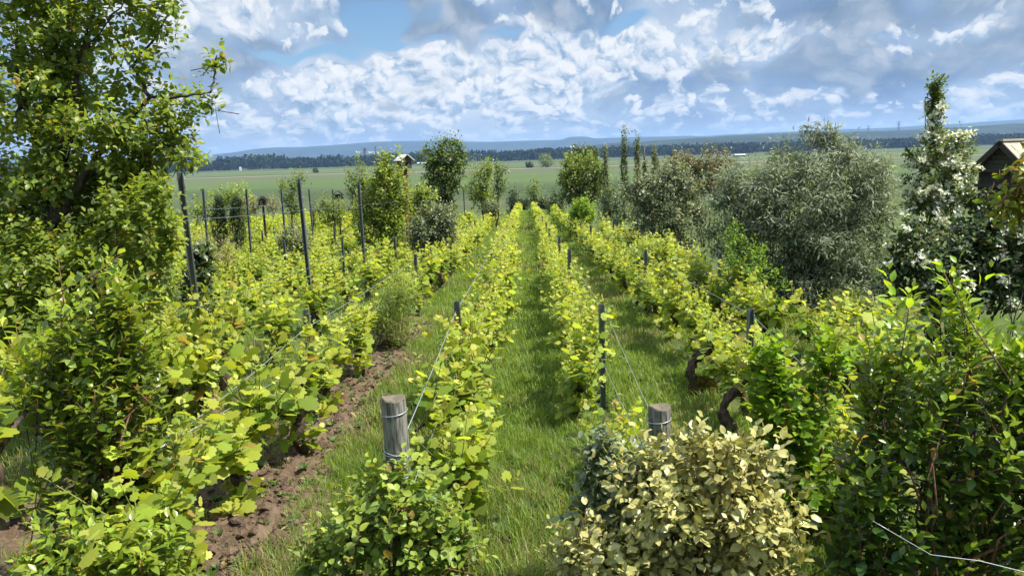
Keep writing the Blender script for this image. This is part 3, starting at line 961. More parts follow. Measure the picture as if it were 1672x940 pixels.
def vine_meshes(seed, near):
    r = np.random.default_rng(seed)
    tb = MB()
    hz_ = r.uniform(.27, .38)
    k = 9
    t = np.linspace(0, 1, k)
    pts = np.stack([np.cumsum(r.normal(0, .022, k)), np.cumsum(r.normal(0, .03, k)), -.06 + (hz_ + .06) * t], -1)
    pts[0, :2] *= 0
    tb.tube(pts, np.interp(t, [0, .2, .8, 1], [.050, .036, .034, .045]) * r.uniform(.85, 1.25), 8 if near else 5, lump=.3, seed=seed)
    head = pts[-1]
    arms = []
    for sy in (-1, 1):
        ln = r.uniform(.36, .62)
        q = np.linspace(0, 1, 6)
        arm = np.stack([head[0] + np.cumsum(r.normal(0, .012, 6)), head[1] + sy * ln * q, head[2] + .10 * np.sin(q * 2.2) + r.uniform(-.02, .10) * q], -1)
        arms.append(arm)
        tb.tube(arm, np.linspace(.020, .009, 6), 6 if near else 4, lump=.2, seed=seed)
    ns = int(r.integers(22, 29)) if near else int(r.integers(16, 21))
    P0, D, L = [], [], []
    for i in range(ns):
        arm = arms[i % 2]
        f = r.random() * 4.98
        a = int(f); p = arm[a] * (1 - f + a) + arm[a + 1] * (f - a)
        P0.append(p); D.append((r.normal(0, .34), r.normal(0, .40), r.uniform(.35, 1.1)))
        L.append(r.uniform(.22, .56))
    # a few shoots springing low from the old wood
    for i in range(int(r.integers(3, 7))):
        P0.append(head + A(0, 0, -r.uniform(.05, .25))); D.append((r.normal(0, .8), r.normal(0, 1.0), r.uniform(-.25, .7))); L.append(r.uniform(.15, .34))
    P0, D, L = np.array(P0), unit(np.array(D)), np.array(L)
    D[:, 0] = D[:, 0]
    lb = MB()
    n = 8 if near else 6
    dt = r.uniform(-.16, .16)
    shoot_leaves(lb, P0, D, L, n, r.uniform(.082, .125, len(P0)) * (1.0 if near else 1.22), VINE if near else VINE_FAR, r, .12 + dt, .82 + dt * .7, droop=.30, spread=1.0, face=.9, petiole=.95,
                 bend=.15, jit=.34, taper=.30)
    # young tips, paler and sometimes bronze
    tipP = P0 + D * (L * .97)[:, None] + A(0, 0, 1) * (L * .085)[:, None]
    shoot_leaves(lb, tipP - D * .05, D + A(0, 0, .3), .11, 4, .05 if near else .065, VINE if near else VINE_FAR, r, .3, 1.0, mat=1, droop=-.1, spread=.7, face=.3, jit=.3)
    sb = MB()
    for p, d, l in zip(P0, D, L):
        q = np.linspace(0, 1, 4)[:, None]
        sb.tube(p + d * l * q + A(0, 0, 1) * .075 * l * q ** 2, [.0055, .0045, .0035, .002], 4, cap=False)
    return tb.mesh('trunk', m_vbark), lb.mesh('foliage', [m_vine, m_vine_tip]), sb.mesh('shoots', m_cane)


NEAR_V = [vine_meshes(200 + i, True) for i in range(9)]
FAR_V = [vine_meshes(300 + i, False) for i in range(7)]
rv = np.random.default_rng(42)
spots = []
for ri, (rname, X, y0, y1) in enumerate(ROWS):
    y = y0; k = 0
    if ri == 4:
        spots += [(4, 0, -2.98, 6.4)]; k = 1
    if ri == 1:
        spots += [(1, 0, X - .10, 4.85), (1, 1, X - .25, 6.4)]; k = 2
    while y < y1:
        if not (ri == 2 and 8.9 < y < 10.4) and not (rv.random() < .06 and k > 2):
            spots.append((ri, k, X + (.15, -.17, .04, -.06)[ri] * min(1, max(0, (26 - y) / 12)) + rv.normal(0, .035) if ri < 4 else X + rv.normal(0, .035), y)); k += 1
        y += rv.uniform(1.02, 1.22) * (1.0 if y < 34 else 1.12)
spots.sort(key=lambda s: math.hypot(s[2], s[3]))
far_b = []
for c, (ri, k, x, y) in enumerate(spots):
    rname = ROWS[ri][0]
    sc = rv.uniform(.85, 1.12) * (1.0 if ri not in (1, 3) else .95)
    if ri == 4 and y < 8.5: sc *= 1.05
    if ri == 1 and y < 5.6: sc *= .7
    rz = (0 if rv.random() < .5 else math.pi) + rv.normal(0, .14)
    if c >= 300:
        far_b.append((x, y, sc, rz)); continue
    near = y < 17 and abs(x) < 8
    tm, lm, sm = (NEAR_V if near else FAR_V)[int(rv.integers(9 if near else 7))]
    lab = f'{ORD[k]} grapevine from the near end of the {rname}' if k < (14 if ri < 4 else 6) else f'small distant grapevine far along the {rname}'
    o = empty('grapevine', (x, y, float(zg(x, y))), lab, 'grapevine', f'grapevines of the {rname}', rz)
    o.scale = (sc, sc, sc * rv.uniform(.95, 1.06) * (1.22 if ri == 4 and y < 8.5 else .92 if ri == 4 else .84 if ri >= 6 else 1.0))
    for nm, me in (('trunk', tm), ('foliage', lm), ('shoots', sm)):
        if nm == 'shoots' and not near: continue
        p = bpy.data.objects.new(nm, me); COL.objects.link(p); p.parent = o
# the farthest vines of the long rows run together
b = MB()
for i, (x, y, sc, rz) in enumerate(far_b):
    r = np.random.default_rng(900 + i)
    P, U, s = lobes_sample([(0, 0, .62, .26, .62, .40)], 70, r, .4, .4, i)
    P = P * sc + A(x, y, float(zg(x, y)))
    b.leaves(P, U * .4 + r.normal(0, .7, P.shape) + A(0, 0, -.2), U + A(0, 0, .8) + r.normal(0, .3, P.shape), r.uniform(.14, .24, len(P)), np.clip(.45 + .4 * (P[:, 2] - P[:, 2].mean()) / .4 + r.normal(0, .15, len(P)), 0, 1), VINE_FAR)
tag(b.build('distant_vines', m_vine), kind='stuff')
print('VINES', len(spots), 'stuff', len(far_b))
# ---------------------------------------------------------------- posts and wires
m_metal = flat_mat('galvanised_metal', (0.135, 0.155, 0.165), .42, .5, .55, .3, 40, .1)
m_wire = flat_mat('wire', (0.30, 0.315, 0.325), .4, .5, .5, .15, 30, 0)
m_hook = flat_mat('metal_hook', (0.30, 0.32, 0.33), .4, .5, .6, .1, 30, 0)


def metal_post_mesh(h, w=.05, d=.034):
    """folded steel stake: open channel with turned lips and a row of notches on each lip"""
    b = MB()
    t = .003
    prof = A((-w / 2 + .008, -d / 2), (-w / 2, -d / 2), (-w / 2, d / 2), (w / 2, d / 2), (w / 2, -d / 2), (w / 2 - .008, -d / 2),
             (w / 2 - .008, -d / 2 + t), (w / 2 - t, -d / 2 + t), (w / 2 - t, d / 2 - t), (-w / 2 + t, d / 2 - t), (-w / 2 + t, -d / 2 + t), (-w / 2 + .008, -d / 2 + t))
    n = len(prof)
    V = np.concatenate([np.c_[prof, np.full(n, -.25)], np.c_[prof, np.full(n, h)]])
    L = []
    for i in range(n):
        j = (i + 1) % n
        L += [i, j, n + j, n + i]
    b.add(V, L, [4] * n, smooth=False)
    # top edge as five quads following the fold
    for a_, c_ in ((0, 11), (1, 10), (2, 9), (3, 8), (4, 7)):
        q = {0: (0, 1, 10, 11), 1: (1, 2, 9, 10), 2: (2, 3, 8, 9), 3: (3, 4, 7, 8), 4: (4, 5, 6, 7)}[a_]
        b.add(V[[n + k for k in q]], [0, 1, 2, 3], [4], smooth=False)
    hb = MB()
    z = h - .07
    while z > .3:
        for sx in (-1, 1):
            hb.tube([(sx * w / 2, 0, z), (sx * (w / 2 + .008), 0, z + .004), (sx * (w / 2 + .009), 0, z + .018)], .0022, 5)
        z -= .115
    return b.mesh('stake', m_metal), hb.mesh('hook', m_hook)


SHORT = metal_post_mesh(1.06); TALL = metal_post_mesh(2.38)


def solve_y(X, px, h):
    lo, hi = 2.5, 90.0
    f = lambda Y: proj((X, Y, float(zg(X, Y)) + h))[0] - px
    s = f(lo) < 0
    for _ in range(50):
        m_ = (lo + hi) / 2
        if (f(m_) < 0) == s: lo = m_
        else: hi = m_
    return lo


rp = np.random.default_rng(77)
POSTS = {}


def metal_post(ri, px, tall=False, Y=None, py=None):
    X = ROWS[ri][1]
    h = 2.38 if tall else 1.06
    Yp = solve_y(X, px, h) if Y is None else Y
    if py is not None:
        h = at(px, py, Yp)[2] - float(zg(X, Yp))
    POSTS.setdefault(ri, []).append((Yp, h, tall))


for px, py in ((750, 491), (807, 415), (822, 385), (836.5, 362), (845, 346), (849.5, 339)): metal_post(0, px, py=py)
for px, py in ((984, 497), (929.5, 407), (913, 386), (898, 373), (892, 363), (886, 353), (882, 346)): metal_post(1, px, py=py)
for px, py in ((500, 505), (678, 415), (733, 380), (762, 366), (775, 360), (789, 352)): metal_post(2, px, py=py)
for px, py in ((1225, 505), (1053, 408), (965, 368), (948, 362), (932, 356)): metal_post(3, px, py=py)
for px in (297, 494, 588, 681, 706, 757): metal_post(4, px, True)
for px, py in ((645, 386), (279, 636)): metal_post(4, px, py=py)
for px, py in ((1177, 412), (1088, 390), (1001, 358)): metal_post(5, px, py=py)
for px, py in ((557, 390), (613, 372), (660, 362)): metal_post(6, px, py=py)
for px, py in ((463, 391), (545, 371)): metal_post(7, px, py=py)
for px in (327, 400, 460, 506, 541, 574): metal_post(8, px, True)
for px, py in ((427, 378), (478, 366)): metal_post(9, px, py=py)
for px, py in ((447, 371), (390, 372), (514, 355)): metal_post(10, px, py=py)
for ri, lst in POSTS.items():
    rname = ROWS[ri][0]
    lst.sort()
    ks = {True: 0, False: 0}
    for (Y, h, tall) in lst:
        X = ROWS[ri][1]
        nm = ORD[ks[tall]]; ks[tall] += 1
        o = empty('trellis_post', (X + rp.normal(0, .01), Y, float(zg(X, Y))),
                  f'{nm} {"tall" if tall else "short"} grey metal post counted along the {rname}', 'post', f'metal trellis posts of the {rname}', rp.normal(0, .12))
        o.rotation_euler[0] = rp.normal(0, .012); o.rotation_euler[1] = rp.normal(0, .014)
        o.scale = (1.08, 1.08, h / (2.38 if tall else 1.06))
        for q, me in zip(('stake', 'hook'), TALL if tall else SHORT):
            if q == 'hook' and Y > 16: continue
            p = bpy.data.objects.new('stake' if q == 'stake' else 'wire_hooks', me); COL.objects.link(p); p.parent = o
            if q == 'hook': p['kind'] = 'stuff'

# weathered wooden end posts
m_wood_post, T = new_mat('weathered_post')
co = T.n('ShaderNodeTexCoord').outputs['Object']
gr = T.noise(T.v('MULTIPLY', co, (1, 1, .07)), 75.0, 5, .65)
lich = T.noise(co, 22.0, 4, .6)
wc = T.mix(T.step(gr, .38, .66), (0.065, 0.062, 0.050), (0.245, 0.235, 0.20))
wc = T.mix(T.m('MULTIPLY', T.step(lich, .52, .66), .7), wc, (0.19, 0.205, 0.14))
out(T, bsdf(T, wc, .92, .15, normal=bump(T, gr, 1.0, .008)))
m_endgrain = flat_mat('post_end_grain', (0.125, 0.105, 0.075), .95, .1, 0, .5, 60, .8)


def wood_post(label, px, py, X, h_guess, seed):
    r = np.random.default_rng(seed)
    Y = solve_y(X, px, h_guess)
    g = A(X, Y, float(zg(X, Y)))
    h = at(px, py, Y)[2] - g[2]
    o = empty('wooden_post', g, label, 'post')
    b = MB()
    S, K = 26, 16
    th = np.arange(S) * 2 * math.pi / S; zs = np.linspace(-.2, h, K)
    flute = 1 + .05 * vnoise(np.stack([np.cos(th) * 2.2, np.sin(th) * 2.2, th * 0 + seed], -1), 3) + .035 * np.sign(np.sin(th * 6.5))
    V = np.concatenate([np.stack([.056 * flute * np.cos(th) + .006 * math.sin(z * 3), .056 * flute * np.sin(th), np.full(S, z) + (.006 * np.sin(th * 2 + 1) if z == zs[-1] else 0)], -1) for z in zs])
    k, s = np.meshgrid(np.arange(K - 1), np.arange(S), indexing='ij'); s2 = (s + 1) % S
    b.add(V, np.stack([k * S + s, k * S + s2, (k + 1) * S + s2, (k + 1) * S + s], -1).ravel(), [4] * ((K - 1) * S))
    top = V[-S:] * A(.93, .93, 1) + A(0, 0, .006)
    b.add(np.concatenate([V[-S:], top, [top.mean(0) - A(0, 0, .012)]]), sum(([i, (i + 1) % S, S + (i + 1) % S, S + i] for i in range(S)), []) + sum(([S + i, S + (i + 1) % S, 2 * S] for i in range(S)), []),
          [4] * S + [3] * S, mat=1, smooth=False)
    pb = b.build('post_body', [m_wood_post, m_endgrain], o)
    wb = MB()
    for z0, turns, dz in ((h - .10, 1.1, .04), (h - .20, 1.0, -.09), (h - .34, 2.3, .025), (h - .42, 1.2, .03)):
        a = np.linspace(0, turns * 6.283, int(26 * turns)) + r.uniform(0, 6)
        wb.tube(np.stack([.0635 * np.cos(a), .0635 * np.sin(a), z0 + dz * a / 6.28], -1), .0028, 5)
    wb.tube([(-.06, -.03, h - .33), (-.064, -.04, h - .5), (-.066, -.06, .1)], .0028, 5)
    wb.build('wire_wrap', m_wire, pb)
    return Y, h


WL = wood_post('weathered wooden post bound with wire, standing behind the rose bush', 643, 650, ROWS[0][1], 1.08, 3)
WR = wood_post('weathered wooden post with its lower half hidden by the cream variegated shrub', 1076, 664, ROWS[1][1], .96, 8)


def wire(label, pts, rad=.0019, sag=.012):
    P_ = []
    for (p, q) in zip(pts[:-1], pts[1:]):
        t = np.linspace(0, 1, 5)[:-1, None]
        seg = np.asarray(p) * (1 - t) + np.asarray(q) * t
        seg[:, 2] -= sag * np.sin(t[:, 0] * math.pi)
        P_.append(seg)
    P_ = np.concatenate(P_ + [np.asarray(pts[-1])[None]])
    org = P_[0].copy()
    b = MB(); b.tube(P_ - org, rad, 5)
    o = b.build('trellis_wire', m_wire, loc=org)
    tag(o, label, 'wire', 'wires strung along the vine rows')


def row_wire(ri, z, side, label, y0=None, y1=None, start=None, rad=.0019):
    X = ROWS[ri][1] + side * .034
    ys = sorted(p[0] for p in POSTS[ri] if (y0 or 0) <= p[0] <= (y1 or 40))
    pts = [(X, y, float(zg(X, y)) + z) for y in ys]
    if start is not None: pts = [start] + pts
    wire(label, pts, rad)


row_wire(0, .97, -1, 'taut pale wire running from the wire-bound wooden post along its vine row', start=(ROWS[0][1] - .02, WL[0] + .065, float(zg(0, WL[0])) + WL[1] - .33), rad=.0032)
row_wire(0, .60, 1, 'lower wire inside the vines of the row behind the rose bush', start=(ROWS[0][1] + .02, WL[0] + .065, float(zg(0, WL[0])) + .55))
row_wire(1, .95, 1, 'upper wire of the vine row edging the path on its right', start=(ROWS[1][1] + .03, WR[0] + .06, float(zg(0, WR[0])) + WR[1] - .2))
row_wire(1, .55, -1, 'lower wire of the vine row edging the path on its right', start=(ROWS[1][1], WR[0] + .065, float(zg(0, WR[0])) + .5))
st = (ROWS[2][1] - .02, 3.75, float(zg(0, 3.75)) + .78)
row_wire(2, .92, -1, 'top one of three wires over the brown soil left of the path', start=st, rad=.0030)
row_wire(2, .66, 1, 'middle one of three wires over the brown soil left of the path', start=st, rad=.0030)
row_wire(2, .56, -1, 'lowest of three wires over the brown soil left of the path', start=st, rad=.0030)
row_wire(3, .95, 1, 'upper wire of the second vine row right of the path', start=(1.95, 3.3, .4), rad=.0022)
row_wire(3, .60, -1, 'lower wire of the second vine row right of the path', start=(1.9, 3.3, .2), rad=.0022)
row_wire(4, 1.92, 1, 'high wire strung between the tall posts beside the leafy tree', y1=30, rad=.0018)
row_wire(4, 1.05, 1, 'waist-high wire strung between the tall posts beside the leafy tree', y1=30, rad=.0018)
row_wire(5, .95, 1, 'upper wire of the vine row in front of the silvery shrub', y1=30)
row_wire(8, 1.9, 1, 'high wire between the row of thin tall posts by the green field', y1=40, rad=.003)
wire('loose pale wire hanging low through the glossy shrub', [at(1425, 850, 2.75), at(1520, 905, 2.7), at(1600, 915, 2.72), at(1700, 940, 2.7)], .0016, .0)
# ---------------------------------------------------------------- trees and shrubs
def lobe(px, py, rx, ry, Y, base, dy=0.0, rd=None):
    """ellipsoid (local to BASE) centred on a photo pixel at distance Y; radii in photo pixels"""
    c = at(px, py, Y + dy) - base
    k = pxm(Y + dy)
    return (c[0], c[1], c[2], rx * k, (rd if rd is not None else (rx + ry) / 2 * k), ry * k)


# --- tall plum-like tree at the left edge, with long ascending limbs
def plum_tree():
    Y = 6.4
    base = gbase(75, Y)
    r = np.random.default_rng(1)
    o = empty('plum_tree', base, 'tall leafy green tree rising past the top of the photo at its left edge', 'tree')
    lb = [lobe(*a, Y, base, dy=d, rd=q) for a, d, q in (
        ((40, 40, 95, 90), 0, .5), ((120, 25, 75, 60), .1, .4), ((30, 160, 100, 80), .0, .55), ((110, 140, 55, 70), .2, .4), ((190, 20, 42, 40), 0, .25),
        ((150, 205, 80, 45), -.1, .45), ((232, 205, 62, 44), 0, .4), ((300, 165, 50, 26), .1, .25), ((352, 152, 24, 12), .1, .12), ((353, 105, 9, 20), .1, .07),
        ((262, 55, 24, 45), .0, .16), ((235, 100, 26, 28), .0, .18), ((282, 12, 22, 22), 0, .15), ((255, -35, 40, 40), 0, .2), ((100, -60, 130, 60), 0, .5),
        ((285, 235, 36, 28), 0, .25), ((310, 252, 24, 18), -.1, .15), ((215, 265, 60, 38), .1, .4), ((90, 280, 110, 60), .1, .6), ((20, 330, 90, 80), .2, .6), ((180, 330, 70, 50), .3, .45),
        ((110, 400, 100, 70), .3, .6), ((20, 450, 80, 90), .2, .6), ((240, 300, 36, 40), .2, .3), ((205, 385, 44, 50), .4, .4), ((60, 520, 70, 60), .4, .5), ((75, 480, 90, 60), -.5, .4), ((150, 460, 60, 60), -.3, .4), ((205, 140, 30, 24), .1, .2))]
    P, U, s = lobes_sample(lb, 1950, r, .35, .55, 4)
    D = unit(U * .45 + A(.12, 0, .5) + r.normal(0, .45, P.shape))
    Ls = r.uniform(.14, .36, len(P))
    P0 = P - D * (Ls * .6)[:, None]
    b = MB()
    shoot_leaves(b, P0, D, Ls, 14, r.uniform(.046, .080, len(P)), BROAD, r, .25, .95, face=.75, droop=.25, bend=.1, spread=.95, petiole=.6, jit=.4)
    b.build('crown', m_plum, o)
    tb = MB()
    W_ = lambda px, py, dy=0: at(px, py, Y + dy) - base
    trunk = limb(tb, A(0, 0, -.15), W_(80, 380), .11, .075, r, 9, .06, 9)
    paths = [[(80, 380), (60, 250), (30, 120), (25, -20)], [(80, 380), (110, 250), (22, 195), (85, 90), (108, -10)], [(80, 380), (120, 200), (130, 90), (165, -15)],
             [(80, 380), (135, 290), (185, 225), (245, 160), (300, 158), (345, 150)], [(245, 160), (215, 110), (258, 55), (300, -20)], [(135, 290), (200, 265), (270, 235), (318, 252)],
             [(80, 380), (140, 370), (200, 330), (235, 300)], [(80, 380), (30, 330), (-30, 270)], [(130, 90), (160, 60), (215, -20)], [(345, 150), (350, 125), (354, 92)], [(80, 420), (120, 420), (180, 400)], [(80, 450), (30, 460), (-20, 440)]]
    for pth in paths:
        pts = np.array([W_(x, y, r.normal(0, .06)) for x, y in pth])
        t = np.linspace(0, len(pts) - 1, 4 * len(pts)); i = np.minimum(t.astype(int), len(pts) - 2); f = (t - i)[:, None]
        q = pts[i] * (1 - f) + pts[i + 1] * f + r.normal(0, .008, (len(t), 3))
        big = pth[0] == (80, 380)
        tb.tube(q, np.linspace(.036 if big else (.018 if len(pth) > 3 else .009), .005, len(t)), 6, lump=.2)
    for i in r.choice(len(P0), 420, replace=False):
        j = np.argmin(np.linalg.norm(trunk - P0[i], axis=1))
        tb.tube(np.stack([P0[i] - D[i] * .16, P0[i], P0[i] + D[i] * Ls[i] * .4]), [.004, .003, .0015], 4, cap=False)
    tb.build('trunk', m_dbark, o)


plum_tree()

# --- foreground shrubs
def fg(name, label, cat, px, Y, lobes_px, clumps, n, size, tmpl, mat, stem, seed, **kw):
    base = gbase(px, Y)
    lb = [lobe(*a[:4], Y, base, dy=(a[4] if len(a) > 4 else 0), rd=(a[5] if len(a) > 5 else None)) for a in lobes_px]
    return plant(name, label, cat, base, lb, clumps, n, size, tmpl, mat, stem, seed, **kw)


fg('laurel_shrub', 'tall leafy green shrub with a reddish upright stem, in front of the tall tree', 'shrub', 178, 3.5,
   [(180, 500, 34, 50), (176, 580, 75, 70), (110, 540, 40, 50), (95, 640, 60, 70), (220, 620, 44, 50), (170, 700, 90, 80), (150, 800, 110, 80), (235, 740, 50, 40), (175, 445, 12, 26), (105, 490, 12, 30)],
   270, 18, .070, OVATE, m_laurel, m_twig, 21, up=.74, L=.36, tint=(.10, .75), stems=16, stem_r=.011, shell=.3, lump=.4, face=.55, twigs=60, exposed=.5, spread=.8)
fg('laurel_shrub', 'low dense green shrub at the foot of the tall red-stemmed shrub', 'shrub', 170, 2.95,
   [(120, 900, 90, 55), (230, 900, 70, 40), (60, 960, 60, 50), (190, 970, 140, 50)], 230, 12, .060, OVATE, m_laurel, m_twig, 22, up=.5, L=.18, tint=(.2, .85), stems=10, shell=.4, exposed=.3)
fg('rose_bush', 'low leafy rose bush growing round the foot of the wire-bound wooden post', 'shrub', 640, 3.25,
   [(640, 850, 120, 70), (560, 880, 70, 50), (700, 860, 75, 60), (650, 790, 70, 40), (640, 930, 150, 60), (735, 900, 45, 50), (520, 900, 30, 30)], 280, 11, .052, BROAD, m_rose, m_twig, 23, up=.5, L=.17, tint=(.15, .95), stems=14, stem_r=.007, shell=.35, lump=.5,
   face=.7, twigs=60)
# variegated shrub: yellow-cream front shoots and its shaded leaves painted grey-green
fg('variegated_shrub', 'cream and yellow variegated shrub beside the grass path, below the half-hidden post', 'shrub', 1095, 3.15,
   [(1120, 800, 130, 80), (1210, 830, 95, 90), (1080, 880, 140, 70), (1180, 920, 140, 60), (1240, 740, 50, 45), (950, 910, 60, 50), (1020, 920, 90, 40), (1160, 745, 60, 34), (1270, 880, 40, 60)], 480, 12, .058, WAVY, m_elae, m_twig, 24, up=.5, L=.22,
   tint=(.1, .85), stems=14, shell=.45, lump=.6, face=.5, exposed=.3, jit=.42, twigs=50)
fg('shaded_leaf_clump', 'shaded leaves of the cream variegated shrub, their shade painted as grey-green', 'shrub', 1000, 3.45,
   [(1000, 800, 60, 50), (1030, 770, 80, 36), (960, 840, 40, 40), (1135, 740, 40, 24), (985, 745, 34, 36)], 120, 10, .062, WAVY, m_elae_shade, m_twig, 25, up=.4, L=.19, tint=(.2, .9), stems=9, shell=.4, face=.5)
fg('glossy_shrub', 'large glossy green shrub with bright upright young shoots at the bottom right corner', 'shrub', 1500, 3.25,
   [(1470, 540, 30, 60), (1440, 610, 46, 60), (1565, 550, 44, 60), (1560, 620, 80, 70), (1650, 600, 50, 60), (1700, 620, 60, 90), (1480, 680, 80, 80), (1590, 730, 120, 90), (1425, 790, 60, 70), (1500, 860, 130, 90), (1650, 860, 130, 90), (1390, 890, 50, 50), (1720, 760, 80, 100), (1475, 505, 12, 34), (1562, 505, 12, 34)],
   380, 18, .074, OVATE, m_laurel_b, m_twig, 26, up=.78, L=.40, tint=(.0, .62), stems=26, stem_r=.011, shell=.35, lump=.35, exposed=.9, twigs=110, spread=.75, face=.55)
fg('glossy_shrub', 'yellow-green leafy shrub between the variegated shrub and the large glossy shrub', 'shrub', 1310, 4.0,
   [(1300, 680, 60, 70), (1340, 600, 45, 50), (1260, 640, 36, 60), (1300, 780, 70, 70), (1250, 600, 26, 40)], 190, 11, .066, BROAD, m_lime, m_twig, 27, up=.6, L=.24, tint=(.1, .7), stems=12, shell=.35, exposed=.4)

fg('plum_thicket', 'dense leafy thicket of suckers round the foot of the tall tree at the left edge', 'thicket', 130, 6.0,
   [(60, 430, 90, 70), (170, 430, 80, 60), (250, 375, 40, 60), (120, 510, 130, 60), (235, 460, 50, 60), (20, 520, 60, 70), (265, 320, 26, 40), (200, 340, 50, 40)], 600, 12, .060, BROAD, m_plum, m_twig, 30, up=.45, L=.24, tint=(.15, .9), stems=16, shell=.45, lump=.5, droop=.2, exposed=.3)

# --- plants between the vines and along the sides; lobes in photo pixels at their own distance
fg('willow_shrub', 'narrow-leaved upright green shrub standing in the second vine row left of the path', 'shrub', 643, 9.7,
   [(640, 500, 42, 56), (660, 470, 28, 40), (612, 520, 28, 40), (640, 550, 46, 30)], 560, 14, .058, LANCE, m_light, m_twig, 31, up=.85, L=.4, tint=(0, .55), stems=24, stem_r=.006, shell=.2, lump=.3, bend=0)
fg('ivy_stump', 'dark ivy-covered pillar behind the nearest tall metal post', 'ivy', 325, 7.6,
   [(326, 440, 20, 34), (322, 490, 24, 40), (330, 540, 22, 40), (330, 415, 14, 20)], 190, 9, .06, BROAD, m_dark, m_dbark, 32, up=.2, L=.12, tint=(.1, .7), stems=6, stem_r=.03, shell=.6, face=.4)
fg('variegated_shrub', 'brownish variegated shrub with pale stems among the left vines near the conifers', 'shrub', 352, 15,
   [(350, 410, 36, 30), (325, 400, 22, 26), (375, 405, 20, 26)], 170, 9, .075, LANCE, m_brownish, m_twig, 33, up=.4, L=.3, tint=(.2, .8), stems=10, shell=.4)
for i, (px, w, top) in enumerate(((359, 13, 324), (387, 14, 316))):
    fg('conifer', ['slim dark columnar conifer, the left one of a pair among the vines', 'slim dark columnar conifer, the right one of a pair among the vines'][i], 'conifer', px, 23,
       [(px, 345, w * .6, 28), (px, 372, w * .8, 34), (px, 334, w * .5, 14)], 520, 9, .065, OVATE, m_conif, m_dbark, 40 + i, group='columnar conifers among the vines', up=.8, L=.13, tint=(0, .5), stems=3, trunk=(1.2, .05), shell=.6, lump=.2, part='crown')
fg('climbing_plant', 'light green bushy climber beside the pair of dark conifers', 'shrub', 350, 28, [(345, 335, 30, 26), (372, 318, 22, 18), (400, 335, 18, 36), (325, 345, 20, 20), (385, 330, 24, 22)], 260, 9, .10, BROAD, m_light, m_dbark, 43, L=.4, tint=(.0, .6), stems=8, shell=.35)
fg('small_shrub', 'pale pinkish shrub next to the dark box on a post', 'shrub', 412, 27, [(410, 335, 14, 16), (445, 335, 12, 16)], 90, 8, .10, OVATE, m_brownish, m_twig, 44, L=.3, stems=6)
fg('young_tree', 'slender pale green young tree just left of a tall metal post, against the field', 'tree', 478, 32, [(478, 300, 18, 20), (470, 320, 16, 22), (492, 290, 9, 12), (480, 340, 18, 20), (462, 300, 10, 12)], 170, 9, .12, OVATE, m_mid, m_bark, 45, L=.5, tint=(.1, .8), trunk=(1.4, .05), stems=9, shell=.3, part='crown')
fg('conifer', 'tiny dark conifer beyond the vines, just right of the second tall metal post', 'conifer', 512, 34, [(512, 345, 5, 18), (512, 328, 3, 10)], 80, 8, .1, LANCE, m_conif, m_dbark, 46, up=.8, L=.3, stems=3, trunk=(1., .04), part='crown')
fg('variegated_shrub', 'rounded dark shrub with cream-edged leaves just left of the second tall metal post', 'shrub', 484, 19, [(484, 385, 24, 22), (478, 400, 26, 18)], 190, 9, .085, OVATE, m_grey, m_dbark, 47, L=.28, stems=8, shell=.6, tint=(.1, .9))
fg('round_bush', 'rounded green bush in front of the roofed bird table', 'shrub', 544, 29, [(545, 342, 24, 20), (538, 352, 26, 18), (528, 330, 8, 14)], 240, 9, .10, OVATE, m_mid, m_dbark, 48, L=.4, tint=(.2, .9), stems=7)
fg('young_tree', 'dark slender tree with a yellow-green side, left of the birdhouse', 'tree', 588, 30, [(585, 290, 16, 34), (600, 300, 18, 26), (572, 300, 10, 20), (592, 320, 26, 28), (592, 345, 28, 26)], 300, 9, .12, OVATE, m_mid, m_dbark, 49, L=.5, tint=(0, .9), trunk=(1.6, .06), stems=9, shell=.3, part='crown')
fg('hazel_shrub', 'tall loose light green shrub in front of the birdhouse post', 'shrub', 632, 20, [(630, 320, 40, 44), (625, 280, 14, 34), (652, 285, 12, 32), (600, 340, 30, 36), (645, 370, 34, 40), (610, 385, 36, 34), (632, 258, 8, 14), (650, 250, 12, 8)], 620, 10, .098, BROAD, m_light, m_twig, 50, puffs=30, L=.55,
   up=.6, tint=(.0, .65), stems=18, shell=.3, lump=.55)
fg('shrub', 'yellow-green leafy shrub below the birdhouse', 'shrub', 686, 22, [(690, 325, 20, 26), (680, 345, 24, 26), (660, 275, 12, 14)], 210, 9, .10, BROAD, m_light, m_twig, 51, L=.45, tint=(.0, .7), stems=8, shell=.3)
fg('cherry_tree', 'tall dark green tree crossing the horizon left of the grass path', 'tree', 727, 30, [(727, 262, 32, 30), (722, 240, 16, 18), (740, 230, 13, 14), (746, 265, 24, 30), (706, 268, 22, 26), (695, 243, 10, 12), (712, 290, 26, 26), (738, 295, 24, 26), (727, 318, 22, 22), (718, 335, 20, 16), (752, 250, 8, 12)], 430, 11, .15, OVATE,
   m_mid, m_dbark, 52, L=.55, up=.35, tint=(-.3, .6), trunk=(1.7, .09), stems=16, shell=.3, lump=.6, droop=.45, part='crown')
fg('young_tree', 'rounded light green tree just right of the tall dark tree', 'tree', 788, 40, [(789, 290, 20, 26), (780, 310, 22, 22), (795, 270, 10, 12), (792, 325, 22, 20)], 280, 9, .16, OVATE, m_light, m_dbark, 53, L=.6, tint=(-.1, .55), trunk=(1.8, .07), stems=9, shell=.35, part='crown')
fg('young_tree', 'thin dark open tree leaning right, behind the rounded light green tree', 'tree', 812, 42, [(814, 285, 12, 20), (818, 305, 12, 18), (806, 320, 12, 18), (824, 278, 6, 8)], 110, 8, .17, OVATE, m_mid, m_dbark, 54, L=.6, tint=(-.1, .4), trunk=(2.0, .06), stems=9, shell=.2, part='crown')
